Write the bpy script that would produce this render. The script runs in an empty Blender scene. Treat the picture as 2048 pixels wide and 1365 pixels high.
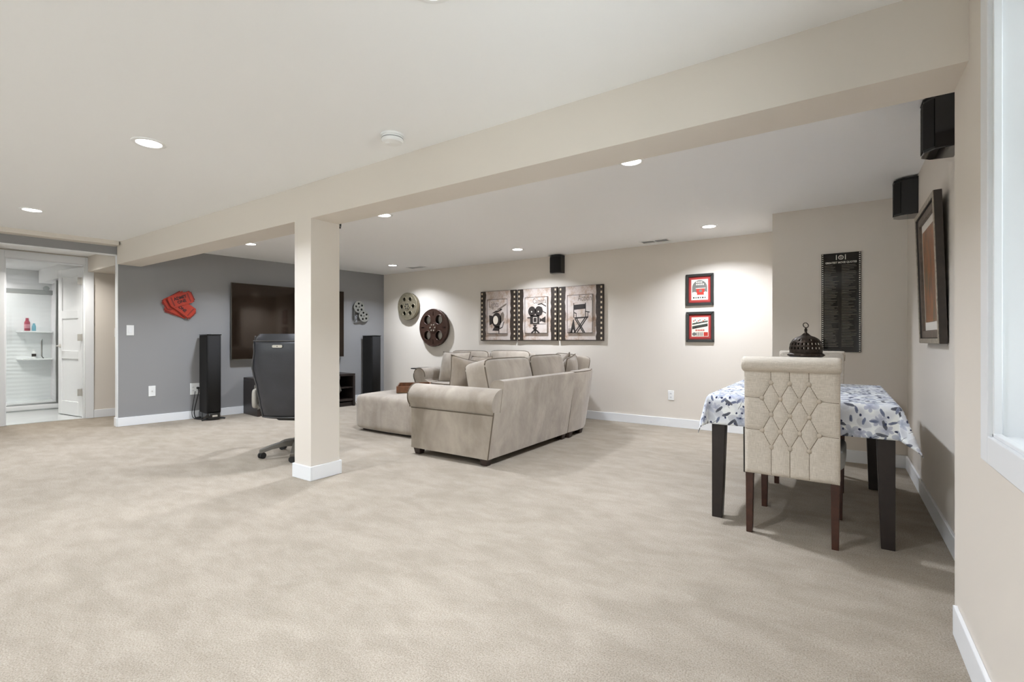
import bpy, bmesh, math, random
from mathutils import Vector, Matrix
random.seed(7)
S = bpy.context.scene
PI = math.pi

# ------------------------------------------------------------------ camera
CAM_H = 1.04
cd = bpy.data.cameras.new('camera')
cam = bpy.data.objects.new('camera', cd)
S.collection.objects.link(cam)
cam.location = (0, 0, CAM_H)
cam.rotation_euler = (PI / 2, 0, math.radians(34.08))
cd.sensor_width = 36.0
cd.lens = 962.1 / 2048 * 36
cd.shift_y = -2.5 / 2048
cd.clip_start = 0.02
S.camera = cam

# ------------------------------------------------------------------ world, exposure
w = bpy.data.worlds.new('overcast_sky')
S.world = w
w.use_nodes = True
bg = w.node_tree.nodes['Background']
bg.inputs[0].default_value = (0.92, 0.97, 1.02, 1)
bg.inputs[1].default_value = 6.4
S.view_settings.view_transform = 'Standard'
S.view_settings.look = 'None'
S.view_settings.exposure = 0.03
S.view_settings.gamma = 1.0
S.view_settings.use_curve_mapping = False
LAMP_W = 23.5            # each recessed downlight
LAMP_COL = (0.91, 0.98, 1.10)
S.cycles.max_bounces = 7
S.cycles.diffuse_bounces = 4
S.cycles.glossy_bounces = 4
S.cycles.transmission_bounces = 8
S.cycles.caustics_reflective = False
S.cycles.caustics_refractive = False
S.cycles.sample_clamp_indirect = 6.0
S.cycles.use_adaptive_sampling = True
S.cycles.adaptive_threshold = 0.15

# ------------------------------------------------------------------ materials
def lin(c):
    c = c / 255.0
    return c / 12.92 if c <= 0.04045 else ((c + 0.055) / 1.055) ** 2.4
def C(r, g, b):
    return (lin(r), lin(g), lin(b), 1.0)
MATS = {}
def nodes_of(name):
    m = bpy.data.materials.new(name)
    m.use_nodes = True
    nt = m.node_tree
    b = nt.nodes['Principled BSDF']
    MATS[name] = m
    return m, nt, b
def plain(name, col, rough=0.6, metal=0.0, spec=0.5, bump=0.0, bscale=200.0, var=0.0, vscale=6.0, coat=0.0, sheen=0.0):
    """colour with an optional soft noise variation and fine bump"""
    m, nt, b = nodes_of(name)
    b.inputs['Base Color'].default_value = col
    b.inputs['Roughness'].default_value = rough
    b.inputs['Metallic'].default_value = metal
    b.inputs['Specular IOR Level'].default_value = spec
    if coat: b.inputs['Coat Weight'].default_value = coat
    if sheen:
        b.inputs['Sheen Weight'].default_value = sheen
        b.inputs['Sheen Roughness'].default_value = 0.4
    tc = nt.nodes.new('ShaderNodeTexCoord')
    if var:
        n = nt.nodes.new('ShaderNodeTexNoise'); n.inputs['Scale'].default_value = vscale; n.inputs['Detail'].default_value = 4
        nt.links.new(tc.outputs['Object'], n.inputs['Vector'])
        r = nt.nodes.new('ShaderNodeValToRGB')
        r.color_ramp.elements[0].position = 0.3; r.color_ramp.elements[1].position = 0.7
        r.color_ramp.elements[0].color = tuple(c * (1 - var) for c in col[:3]) + (1,)
        r.color_ramp.elements[1].color = tuple(min(1, c * (1 + var)) for c in col[:3]) + (1,)
        nt.links.new(n.outputs['Fac'], r.inputs['Fac']); nt.links.new(r.outputs['Color'], b.inputs['Base Color'])
    if bump:
        n2 = nt.nodes.new('ShaderNodeTexNoise'); n2.inputs['Scale'].default_value = bscale; n2.inputs['Detail'].default_value = 3
        nt.links.new(tc.outputs['Object'], n2.inputs['Vector'])
        bp = nt.nodes.new('ShaderNodeBump'); bp.inputs['Strength'].default_value = bump; bp.inputs['Distance'].default_value = 0.002
        nt.links.new(n2.outputs['Fac'], bp.inputs['Height']); nt.links.new(bp.outputs['Normal'], b.inputs['Normal'])
    return m

plain('beige_paint', C(222, 214, 203), 0.75)
plain('grey_paint', C(146, 145, 145), 0.7)
plain('ceiling_paint', C(246, 246, 245), 0.85)
plain('white_trim', C(236, 237, 238), 0.4)
plain('white_plastic', C(240, 240, 238), 0.35)
plain('white_gloss', C(243, 244, 244), 0.22)
plain('tile_floor', C(205, 207, 205), 0.18, var=0.06, vscale=2)
plain('chrome', C(200, 203, 204), 0.18, metal=1.0)
plain('brushed_steel', C(168, 170, 168), 0.35, metal=1.0)
plain('nickel', C(206, 202, 194), 0.4, metal=0.7)
plain('black_satin', C(22, 20, 19), 0.35)
plain('black_ash', C(33, 29, 26), 0.5, var=0.15, vscale=30)
plain('speaker_grille', C(18, 16, 15), 0.85, bump=0.4, bscale=900)
plain('gloss_black', C(12, 12, 12), 0.09, coat=0.4)
plain('rubber', C(26, 25, 24), 0.55)
plain('espresso_wood', C(38, 30, 27), 0.38, var=0.2, vscale=25)
plain('walnut_leg', C(66, 38, 27), 0.35, var=0.25, vscale=30)
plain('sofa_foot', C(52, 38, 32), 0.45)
plain('tray_wood', C(104, 66, 40), 0.42, var=0.3, vscale=18)
plain('tray_inner', C(128, 92, 56), 0.5, var=0.2, vscale=18)
plain('black_leather', C(50, 50, 53), 0.36, bump=0.35, bscale=160, var=0.15, vscale=7)
plain('leather_welt', C(64, 62, 61), 0.4)
plain('taupe_plastic', C(92, 87, 78), 0.45)
plain('arm_pad', C(160, 154, 144), 0.4)
plain('bronze_reel', C(138, 129, 108), 0.42, metal=0.55, var=0.2, vscale=25)
plain('brown_reel', C(70, 50, 41), 0.38, metal=0.35, var=0.2, vscale=20)
plain('reel_hole_dark', C(30, 26, 22), 0.7)
plain('pewter', C(158, 158, 152), 0.4, metal=0.5, var=0.12, vscale=30)
plain('pewter_dark', C(62, 62, 58), 0.5, metal=0.4)
plain('film_strip', C(52, 41, 32), 0.6, var=0.3, vscale=35)
plain('print_dark', C(44, 37, 33), 0.65, var=0.25, vscale=60)
plain('print_mid', C(120, 108, 98), 0.7)
plain('sprocket_cream', C(212, 196, 168), 0.7, var=0.1, vscale=30)
plain('ticket_red', C(178, 52, 26), 0.45, var=0.12, vscale=14)
plain('ticket_red_deep', C(128, 34, 18), 0.5, var=0.15, vscale=14)
plain('ticket_ink', C(48, 16, 14), 0.55)
plain('frame_black', C(42, 41, 38), 0.3)
plain('mat_red', C(140, 38, 36), 0.8)
plain('mat_red_light', C(172, 62, 56), 0.8)
plain('paper_cream', C(232, 222, 206), 0.85)
plain('print_red', C(186, 52, 36), 0.7)
plain('print_grey', C(112, 110, 104), 0.7)
plain('print_green', C(46, 58, 48), 0.7)
plain('poster_white', C(222, 218, 208), 0.6)
plain('poster_grey', C(128, 122, 112), 0.6)
plain('mat_white', C(226, 220, 210), 0.85)
plain('frame_wood', C(96, 82, 70), 0.45, var=0.35, vscale=22)
plain('frame_dark_side', C(58, 50, 44), 0.5, var=0.2, vscale=20)
plain('frame_silver', C(168, 158, 142), 0.4, metal=0.4, var=0.35, vscale=60)
plain('lantern_metal', C(58, 48, 40), 0.45, metal=0.7, var=0.3, vscale=40)
plain('bottle_red', C(168, 50, 74), 0.3)
plain('bottle_pink', C(220, 150, 164), 0.4)
plain('bottle_blue', C(120, 186, 205), 0.3)
plain('cable_black', C(24, 22, 22), 0.5)
plain('cable_white', C(214, 212, 206), 0.45)
plain('button_fabric', C(196, 184, 168), 0.9)
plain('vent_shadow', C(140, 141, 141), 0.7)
plain('badge', C(202, 198, 186), 0.3, metal=0.6)

def glass(name, tint=(0.95, 0.98, 0.97, 1), ior=1.45):
    """thin clear pane: mostly see-through with a mirror-like sheen"""
    m, nt, b = nodes_of(name)
    nt.nodes.remove(b)
    out = nt.nodes['Material Output']
    tr = nt.nodes.new('ShaderNodeBsdfTransparent'); tr.inputs[0].default_value = tint
    gl = nt.nodes.new('ShaderNodeBsdfGlossy'); gl.inputs['Roughness'].default_value = 0.02
    fr = nt.nodes.new('ShaderNodeFresnel'); fr.inputs['IOR'].default_value = ior
    mx = nt.nodes.new('ShaderNodeMixShader')
    nt.links.new(fr.outputs[0], mx.inputs[0]); nt.links.new(tr.outputs[0], mx.inputs[1]); nt.links.new(gl.outputs[0], mx.inputs[2])
    nt.links.new(mx.outputs[0], out.inputs[0])
    return m
glass('clear_glass')
glass('coated_glass', (0.975, 0.99, 0.985, 1), 1.15)

def emitter(name, col, strength):
    m, nt, b = nodes_of(name)
    b.inputs['Base Color'].default_value = (0.9, 0.9, 0.9, 1)
    b.inputs['Emission Color'].default_value = col + (1,)
    b.inputs['Emission Strength'].default_value = strength
    m.cycles.emission_sampling = 'NONE'
    return m
emitter('lamp_lens', (1.0, 0.97, 0.93), 14.0)

def tv_screen():
    m, nt, b = nodes_of('tv_screen')
    b.inputs['Base Color'].default_value = C(26, 18, 13)  # dark brown of the screen's reflection put into the base colour
    b.inputs['Roughness'].default_value = 0.06
    b.inputs['Specular IOR Level'].default_value = 0.5
    b.inputs['Specular Tint'].default_value = (1.0, 0.86, 0.74, 1)
tv_screen()

def carpet():
    m, nt, b = nodes_of('carpet')
    L = nt.links.new; N = nt.nodes.new
    tc = N('ShaderNodeTexCoord')
    # vacuum streaks and footprints: large soft patches stretched along a few directions
    mp = N('ShaderNodeMapping'); mp.inputs['Rotation'].default_value = (0, 0, math.radians(28)); mp.inputs['Scale'].default_value = (1.0, 1.9, 1)
    L(tc.outputs['Object'], mp.inputs['Vector'])
    n1 = N('ShaderNodeTexNoise'); n1.inputs['Scale'].default_value = 2.6; n1.inputs['Detail'].default_value = 4; n1.inputs['Roughness'].default_value = 0.66; n1.inputs['Distortion'].default_value = 0.3
    L(mp.outputs[0], n1.inputs['Vector'])
    mp2 = N('ShaderNodeMapping'); mp2.inputs['Rotation'].default_value = (0, 0, math.radians(-52)); mp2.inputs['Scale'].default_value = (1.2, 2.4, 1); mp2.inputs['Location'].default_value = (4, 9, 0)
    L(tc.outputs['Object'], mp2.inputs['Vector'])
    n2 = N('ShaderNodeTexNoise'); n2.inputs['Scale'].default_value = 4.2; n2.inputs['Detail'].default_value = 3; n2.inputs['Roughness'].default_value = 0.6; n2.inputs['Distortion'].default_value = 0.4
    L(mp2.outputs[0], n2.inputs['Vector'])
    ad = N('ShaderNodeMath'); ad.operation = 'ADD'; L(n1.outputs['Fac'], ad.inputs[0]); L(n2.outputs['Fac'], ad.inputs[1])
    r1 = N('ShaderNodeValToRGB')
    r1.color_ramp.elements[0].position = 0.40; r1.color_ramp.elements[0].color = C(160, 150, 136)
    r1.color_ramp.elements[1].position = 0.62; r1.color_ramp.elements[1].color = C(174, 164, 150)
    hf = N('ShaderNodeMath'); hf.operation = 'MULTIPLY'; hf.inputs[1].default_value = 0.5
    L(ad.outputs[0], hf.inputs[0]); L(hf.outputs[0], r1.inputs['Fac'])
    # tufts
    v = N('ShaderNodeTexNoise'); v.inputs['Scale'].default_value = 190; v.inputs['Detail'].default_value = 2; v.inputs['Roughness'].default_value = 0.7
    L(tc.outputs['Object'], v.inputs['Vector'])
    r2 = N('ShaderNodeValToRGB')
    r2.color_ramp.elements[0].position = 0.32; r2.color_ramp.elements[0].color = (0.66, 0.63, 0.60, 1)
    r2.color_ramp.elements[1].position = 0.62; r2.color_ramp.elements[1].color = (1.06, 1.06, 1.06, 1)
    L(v.outputs['Fac'], r2.inputs['Fac'])
    mx = N('ShaderNodeMix'); mx.data_type = 'RGBA'; mx.blend_type = 'MULTIPLY'; mx.inputs[0].default_value = 1.0
    L(r1.outputs['Color'], mx.inputs[6]); L(r2.outputs['Color'], mx.inputs[7])
    L(mx.outputs[2], b.inputs['Base Color'])
    b.inputs['Roughness'].default_value = 0.95
    b.inputs['Specular IOR Level'].default_value = 0.1
    bp = N('ShaderNodeBump'); bp.inputs['Strength'].default_value = 0.7; bp.inputs['Distance'].default_value = 0.006
    L(v.outputs['Fac'], bp.inputs['Height']); L(bp.outputs['Normal'], b.inputs['Normal'])
carpet()

def suede(name, c0, c1):
    m, nt, b = nodes_of(name)
    L = nt.links.new; N = nt.nodes.new
    tc = N('ShaderNodeTexCoord')
    mp = N('ShaderNodeMapping'); mp.inputs['Scale'].default_value = (1, 1, 0.55)
    L(tc.outputs['Object'], mp.inputs['Vector'])
    n = N('ShaderNodeTexNoise'); n.inputs['Scale'].default_value = 4.5; n.inputs['Detail'].default_value = 5; n.inputs['Roughness'].default_value = 0.58; n.inputs['Distortion'].default_value = 0.35
    L(mp.outputs[0], n.inputs['Vector'])
    r = N('ShaderNodeValToRGB')
    r.color_ramp.elements[0].position = 0.36; r.color_ramp.elements[0].color = c0
    r.color_ramp.elements[1].position = 0.66; r.color_ramp.elements[1].color = c1
    L(n.outputs['Fac'], r.inputs['Fac']); L(r.outputs['Color'], b.inputs['Base Color'])
    b.inputs['Roughness'].default_value = 0.92; b.inputs['Specular IOR Level'].default_value = 0.15
    b.inputs['Sheen Weight'].default_value = 0.35; b.inputs['Sheen Roughness'].default_value = 0.45
    n2 = N('ShaderNodeTexNoise'); n2.inputs['Scale'].default_value = 14; n2.inputs['Detail'].default_value = 4
    L(tc.outputs['Object'], n2.inputs['Vector'])
    bp = N('ShaderNodeBump'); bp.inputs['Strength'].default_value = 0.35; bp.inputs['Distance'].default_value = 0.012
    L(n2.outputs['Fac'], bp.inputs['Height']); L(bp.outputs['Normal'], b.inputs['Normal'])
suede('suede', C(150, 139, 126), C(177, 166, 152))
suede('suede_dark_shaded', C(118, 106, 91), C(146, 134, 119))  # darkened suede: shade on the crumpled pillow put into its colour
plain('suede_welt', C(100, 88, 74), 0.9)

def linen():
    m, nt, b = nodes_of('linen')
    L = nt.links.new; N = nt.nodes.new
    tc = N('ShaderNodeTexCoord')
    outs = []
    for sc in ((40, 40, 900), (900, 900, 40)):
        mp = N('ShaderNodeMapping'); mp.inputs['Scale'].default_value = sc
        L(tc.outputs['Object'], mp.inputs['Vector'])
        n = N('ShaderNodeTexNoise'); n.inputs['Scale'].default_value = 0.8; n.inputs['Detail'].default_value = 2
        L(mp.outputs[0], n.inputs['Vector']); outs.append(n)
    ad = N('ShaderNodeMath'); ad.operation = 'ADD'; L(outs[0].outputs['Fac'], ad.inputs[0]); L(outs[1].outputs['Fac'], ad.inputs[1])
    hf = N('ShaderNodeMath'); hf.operation = 'MULTIPLY'; hf.inputs[1].default_value = 0.5; L(ad.outputs[0], hf.inputs[0])
    r = N('ShaderNodeValToRGB')
    r.color_ramp.elements[0].position = 0.38; r.color_ramp.elements[0].color = C(190, 180, 165)
    r.color_ramp.elements[1].position = 0.62; r.color_ramp.elements[1].color = C(220, 211, 198)
    L(hf.outputs[0], r.inputs['Fac']); L(r.outputs['Color'], b.inputs['Base Color'])
    b.inputs['Roughness'].default_value = 0.95; b.inputs['Specular IOR Level'].default_value = 0.1
    bp = N('ShaderNodeBump'); bp.inputs['Strength'].default_value = 0.25; bp.inputs['Distance'].default_value = 0.001
    L(hf.outputs[0], bp.inputs['Height']); L(bp.outputs['Normal'], b.inputs['Normal'])
linen()
plain('linen_seam', C(120, 106, 88), 0.95)
plain('seat_grey', C(150, 150, 146), 0.9, var=0.06, vscale=60)

def floral():
    """printed cotton: rotated leaf ovals and petalled blossoms scattered over white, in cloth coordinates"""
    m, nt, b = nodes_of('floral_cloth')
    L = nt.links.new; N = nt.nodes.new
    uv = N('ShaderNodeUVMap'); uv.uv_map = 'UVMap'
    wob = N('ShaderNodeTexNoise'); wob.inputs['Scale'].default_value = 30; wob.inputs['Detail'].default_value = 3
    L(uv.outputs[0], wob.inputs['Vector'])
    base = N('ShaderNodeValToRGB')
    nb = N('ShaderNodeTexNoise'); nb.inputs['Scale'].default_value = 11; nb.inputs['Detail'].default_value = 3; L(uv.outputs[0], nb.inputs['Vector'])
    base.color_ramp.elements[0].position = 0.42; base.color_ramp.elements[0].color = C(216, 219, 224)
    base.color_ramp.elements[1].position = 0.60; base.color_ramp.elements[1].color = C(236, 238, 236)
    L(nb.outputs['Fac'], base.inputs['Fac'])
    cur = base.outputs['Color']
    def math_(op, a, bb=None):
        n = N('ShaderNodeMath'); n.operation = op
        for i, q in enumerate((a, bb)):
            if q is None: continue
            if isinstance(q, (int, float)): n.inputs[i].default_value = q
            else: L(q, n.inputs[i])
        return n.outputs[0]
    def layer(scale, off, col_a, col_b, ax, ay, dens, petals=0):
        nonlocal cur
        mp = N('ShaderNodeMapping'); mp.inputs['Location'].default_value = (off, off * 1.7, 0); L(uv.outputs[0], mp.inputs['Vector'])
        vo = N('ShaderNodeTexVoronoi'); vo.voronoi_dimensions = '2D'; vo.inputs['Scale'].default_value = scale; vo.inputs['Randomness'].default_value = 0.95
        L(mp.outputs[0], vo.inputs['Vector'])
        sub = N('ShaderNodeVectorMath'); sub.operation = 'SUBTRACT'; L(mp.outputs[0], sub.inputs[0]); L(vo.outputs['Position'], sub.inputs[1])
        wv = N('ShaderNodeVectorMath'); wv.operation = 'SCALE'; wv.inputs['Scale'].default_value = 0.012
        L(wob.outputs['Color'], wv.inputs[0])
        sb2 = N('ShaderNodeVectorMath'); sb2.operation = 'ADD'; L(sub.outputs[0], sb2.inputs[0]); L(wv.outputs[0], sb2.inputs[1])
        sb3 = N('ShaderNodeVectorMath'); sb3.operation = 'SUBTRACT'; L(sb2.outputs[0], sb3.inputs[0]); sb3.inputs[1].default_value = (0.006, 0.006, 0)
        sc = N('ShaderNodeSeparateColor'); L(vo.outputs['Color'], sc.inputs[0])
        ro = N('ShaderNodeVectorRotate'); ro.rotation_type = 'Z_AXIS'; L(sb3.outputs[0], ro.inputs['Vector']); L(math_('MULTIPLY', sc.outputs[0], 6.283), ro.inputs['Angle'])
        sx = N('ShaderNodeSeparateXYZ'); L(ro.outputs[0], sx.inputs[0])
        if petals:
            ang = math_('ARCTAN2', sx.outputs[1], sx.outputs[0])
            pet = math_('ADD', math_('MULTIPLY', math_('ABSOLUTE', math_('SINE', math_('MULTIPLY', ang, petals / 2))), 0.55), 0.45)
            rad = N('ShaderNodeVectorMath'); rad.operation = 'LENGTH'; L(sub.outputs[0], rad.inputs[0])
            q = math_('DIVIDE', rad.outputs['Value'], math_('MULTIPLY', pet, ax))
        else:
            q = math_('SQRT', math_('ADD', math_('POWER', math_('ABSOLUTE', math_('DIVIDE', sx.outputs[0], ax)), 2.0), math_('POWER', math_('ABSOLUTE', math_('DIVIDE', sx.outputs[1], ay)), 2.0)))
        inside = math_('LESS_THAN', q, 1.0)
        keep = math_('LESS_THAN', sc.outputs[1], dens)
        fac = math_('MULTIPLY', inside, keep)
        cr = N('ShaderNodeMix'); cr.data_type = 'RGBA'; cr.inputs[6].default_value = col_a; cr.inputs[7].default_value = col_b
        L(math_('ADD', math_('MULTIPLY', q, 0.6), math_('MULTIPLY', sc.outputs[2], 0.4)), cr.inputs[0])
        mx = N('ShaderNodeMix'); mx.data_type = 'RGBA'
        L(fac, mx.inputs[0]); L(cur, mx.inputs[6]); L(cr.outputs[2], mx.inputs[7])
        cur = mx.outputs[2]
    layer(11, 1.3, C(176, 178, 184), C(208, 210, 214), 0.036, 0.022, 0.6)
    layer(12, 3.7, C(138, 144, 162), C(206, 210, 218), 0.040, 0, 0.5, petals=5)
    layer(15, 6.1, C(146, 150, 172), C(208, 211, 219), 0.028, 0, 0.45, petals=5)
    layer(15, 8.9, C(62, 66, 76), C(112, 114, 122), 0.025, 0.0085, 0.6)
    layer(19, 12.4, C(88, 96, 122), C(136, 142, 160), 0.019, 0.0065, 0.5)
    layer(27, 17.0, C(44, 48, 70), C(76, 82, 110), 0.0065, 0.0050, 0.35)
    layer(10, 21.0, C(60, 64, 72), C(90, 94, 100), 0.042, 0.0011, 0.45)
    L(cur, b.inputs['Base Color'])
    b.inputs['Roughness'].default_value = 0.85; b.inputs['Specular IOR Level'].default_value = 0.2
floral()

def distressed(name):
    m, nt, b = nodes_of(name)
    L = nt.links.new; N = nt.nodes.new
    tc = N('ShaderNodeTexCoord')
    n = N('ShaderNodeTexNoise'); n.inputs['Scale'].default_value = 7; n.inputs['Detail'].default_value = 8; n.inputs['Roughness'].default_value = 0.7
    L(tc.outputs['Object'], n.inputs['Vector'])
    r = N('ShaderNodeValToRGB'); e = r.color_ramp.elements
    e[0].position = 0.30; e[0].color = C(140, 104, 78)
    e[1].position = 0.70; e[1].color = C(206, 197, 190)
    k = e.new(0.42); k.color = C(180, 160, 144)
    k = e.new(0.52); k.color = C(200, 188, 180)
    L(n.outputs['Fac'], r.inputs['Fac']); L(r.outputs['Color'], b.inputs['Base Color'])
    b.inputs['Roughness'].default_value = 0.8
distressed('aged_plaster')
def abstract_painting():
    m, nt, b = nodes_of('painting_canvas')
    L = nt.links.new; N = nt.nodes.new
    tc = N('ShaderNodeTexCoord')
    mp = N('ShaderNodeMapping'); mp.inputs['Scale'].default_value = (1, 4, 1.2); L(tc.outputs['Object'], mp.inputs['Vector'])
    n = N('ShaderNodeTexNoise'); n.inputs['Scale'].default_value = 3.4; n.inputs['Detail'].default_value = 7; L(mp.outputs[0], n.inputs['Vector'])
    r = N('ShaderNodeValToRGB'); e = r.color_ramp.elements
    e[0].position = 0.3; e[0].color = C(74, 60, 44); e[1].position = 0.75; e[1].color = C(120, 100, 70)
    k = e.new(0.5); k.color = C(158, 96, 46); k = e.new(0.6); k.color = C(104, 84, 56)
    L(n.outputs['Fac'], r.inputs['Fac']); L(r.outputs['Color'], b.inputs['Base Color'])
    b.inputs['Roughness'].default_value = 0.35
abstract_painting()
def shower_panel():
    m, nt, b = nodes_of('shower_panel')
    L = nt.links.new; N = nt.nodes.new
    b.inputs['Base Color'].default_value = C(243, 244, 245); b.inputs['Roughness'].default_value = 0.2
    tc = N('ShaderNodeTexCoord')
    wv = N('ShaderNodeTexWave'); wv.bands_direction = 'Z'; wv.inputs['Scale'].default_value = 5.2; wv.inputs['Distortion'].default_value = 1.5; wv.inputs['Detail'].default_value = 1
    L(tc.outputs['Object'], wv.inputs['Vector'])
    bp = N('ShaderNodeBump'); bp.inputs['Strength'].default_value = 0.18; bp.inputs['Distance'].default_value = 0.006
    L(wv.outputs['Fac'], bp.inputs['Height']); L(bp.outputs['Normal'], b.inputs['Normal'])
shower_panel()

# ------------------------------------------------------------------ mesh helpers
COL = S.collection
class MB:
    def __init__(s): s.v = []; s.f = []; s.uv = None
    def box(s, x0, x1, y0, y1, z0, z1):
        b = len(s.v)
        s.v += [(x0,y0,z0),(x1,y0,z0),(x1,y1,z0),(x0,y1,z0),(x0,y0,z1),(x1,y0,z1),(x1,y1,z1),(x0,y1,z1)]
        s.f += [tuple(b+i for i in q) for q in ((3,2,1,0),(4,5,6,7),(0,1,5,4),(1,2,6,5),(2,3,7,6),(3,0,4,7))]
        return s
    def hexa(s, p):
        """8 corners: bottom ring then top ring, counter-clockwise from above"""
        b = len(s.v); s.v += [tuple(q) for q in p]
        s.f += [tuple(b+i for i in q) for q in ((3,2,1,0),(4,5,6,7),(0,1,5,4),(1,2,6,5),(2,3,7,6),(3,0,4,7))]
        return s
    def prism(s, poly, lo, hi, axis='z'):
        """2-D outline (ccw) pushed along an axis; lo/hi numbers"""
        n = len(poly); b = len(s.v)
        def P(a, c, t):
            return {'z': (a, c, t), 'y': (a, t, c), 'x': (t, a, c)}[axis]
        s.v += [P(a, c, lo) for a, c in poly] + [P(a, c, hi) for a, c in poly]
        s.f.append(tuple(b + n - 1 - i for i in range(n))); s.f.append(tuple(b + n + i for i in range(n)))
        for i in range(n):
            j = (i + 1) % n
            s.f.append((b+i, b+j, b+n+j, b+n+i))
        return s
    def loft(s, rings, cap=True, close=False):
        """rings: lists of points with equal counts"""
        n = len(rings[0]); b = len(s.v)
        for r in rings: s.v += [tuple(p) for p in r]
        m = len(rings)
        for i in range(m if close else m - 1):
            k = (i + 1) % m
            for j in range(n):
                l = (j + 1) % n
                s.f.append((b+i*n+j, b+i*n+l, b+k*n+l, b+k*n+j))
        if cap and not close:
            s.f.append(tuple(b + n - 1 - j for j in range(n)))
            s.f.append(tuple(b + (m-1)*n + j for j in range(n)))
        return s
    def tube(s, path, r, n=8, close=False):
        pts = [Vector(p) for p in path]; m = len(pts); rings = []
        up = Vector((0, 0, 1))
        for i, p in enumerate(pts):
            a = pts[(i-1) % m] if (close or i > 0) else p
            c = pts[(i+1) % m] if (close or i < m-1) else p
            t = (c - a).normalized()
            u = up if abs(t.dot(up)) < 0.95 else Vector((1, 0, 0))
            x = t.cross(u).normalized(); y = x.cross(t).normalized()
            rr = r[i] if isinstance(r, (list, tuple)) else r
            rings.append([p + x * (rr*math.cos(2*PI*k/n)) + y * (rr*math.sin(2*PI*k/n)) for k in range(n)])
        return s.loft(rings, cap=True, close=close)
    def lathe(s, prof, n=24, c=(0,0,0)):
        """profile of (radius, z)"""
        rings = [[(c[0]+max(r,1e-4)*math.cos(2*PI*k/n), c[1]+max(r,1e-4)*math.sin(2*PI*k/n), c[2]+z) for k in range(n)] for r, z in prof]
        return s.loft(rings)
    def grid(s, fn, nu, nv):
        b = len(s.v)
        for i in range(nu+1):
            for j in range(nv+1):
                s.v.append(tuple(fn(i/nu, j/nv)))
        for i in range(nu):
            for j in range(nv):
                a = b + i*(nv+1) + j
                s.f.append((a, a+nv+1, a+nv+2, a+1))
        return s
    def rbox(s, w, d, h, k=8, n=10, bulge=(0,0,0), c=(0,0,0)):
        """rounded, bulging cushion block centred at c"""
        idx = {}
        def vert(p):
            key = tuple(round(q*1000) for q in p)
            if key in idx: return idx[key]
            x, y, z = p
            mx = max(abs(x), abs(y), abs(z))
            nn = (abs(x)**k + abs(y)**k + abs(z)**k) ** (1.0/k)
            x, y, z = (q * mx / nn for q in (x, y, z))
            bx = 1 + bulge[0]*(1-y*y)*(1-z*z); by = 1 + bulge[1]*(1-x*x)*(1-z*z); bz = 1 + bulge[2]*(1-x*x)*(1-y*y)
            s.v.append((c[0]+x*w/2*bx, c[1]+y*d/2*by, c[2]+z*h/2*bz))
            idx[key] = len(s.v)-1
            return idx[key]
        g = [-1 + 2*i/n for i in range(n+1)]
        g = [math.copysign(abs(q)**0.72, q) for q in g]
        for ax in range(3):
            for sg in (-1, 1):
                for i in range(n):
                    for j in range(n):
                        q = []
                        for a, e in ((g[i],g[j]),(g[i+1],g[j]),(g[i+1],g[j+1]),(g[i],g[j+1])):
                            p = [0,0,0]; p[ax] = sg; p[(ax+1)%3] = a; p[(ax+2)%3] = e
                            q.append(vert(p))
                        s.f.append(tuple(q if sg > 0 else q[::-1]))
        return s
    def mesh(s, name):
        me = bpy.data.meshes.new(name)
        me.from_pydata(s.v, [], s.f); me.update()
        return me

def link(name, me, mat, parent=None, loc=(0,0,0), rot=(0,0,0), smooth=True, angle=35, bevel=0.0, bseg=2, solid=0.0, sub=0):
    if me.polygons:
        for p in me.polygons: p.use_smooth = smooth
        if smooth:
            try: me.set_sharp_from_angle(angle=math.radians(angle))
            except Exception: pass
    if mat and not me.materials: me.materials.append(MATS[mat])
    o = bpy.data.objects.new(name, me); COL.objects.link(o)
    o.location = loc; o.rotation_euler = rot
    if parent: o.parent = parent
    if solid:
        md = o.modifiers.new('solid', 'SOLIDIFY'); md.thickness = solid; md.offset = 0
    if bevel:
        md = o.modifiers.new('bevel', 'BEVEL'); md.width = bevel; md.segments = bseg; md.limit_method = 'ANGLE'; md.angle_limit = math.radians(40)
    if sub:
        md = o.modifiers.new('sub', 'SUBSURF'); md.levels = sub; md.render_levels = sub
    return o
def part(name, mb, mat, parent=None, **kw):
    return link(name, mb.mesh(name), mat, parent, **kw)
def tag(o, label, cat, group=None):
    o['label'] = label; o['category'] = cat
    if group: o['group'] = group
    return o
def thing(name, label, cat, loc=(0,0,0), rz=0.0, group=None):
    o = bpy.data.objects.new(name, None); COL.objects.link(o)
    o.empty_display_size = 0.1
    o.location = loc; o.rotation_euler = (0, 0, rz)
    return tag(o, label, cat, group)
def struct(name, mb, mat, label=None, **kw):
    o = part(name, mb, mat, **kw); o['kind'] = 'structure'
    if label: o['label'] = label
    return o
def plate(name, outlines, thick, mat, parent=None, loc=(0,0,0), rot=(0,0,0), bevel=0.0):
    """flat plate in local XY from outlines (first outer, the rest holes), thickness about z=0"""
    cu = bpy.data.curves.new(name, 'CURVE'); cu.dimensions = '2D'; cu.fill_mode = 'BOTH'
    cu.extrude = thick / 2; cu.bevel_depth = bevel; cu.resolution_u = 1
    for ol in outlines:
        sp = cu.splines.new('POLY'); sp.points.add(len(ol) - 1); sp.use_cyclic_u = True
        for p, (x, y) in zip(sp.points, ol): p.co = (x, y, 0, 1)
    t = bpy.data.objects.new('tmp', cu); COL.objects.link(t)
    me = bpy.data.meshes.new_from_object(t)
    bpy.data.objects.remove(t); bpy.data.curves.remove(cu)
    me.name = name; me.materials.clear()
    return link(name, me, mat, parent, loc, rot, smooth=False)
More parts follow.
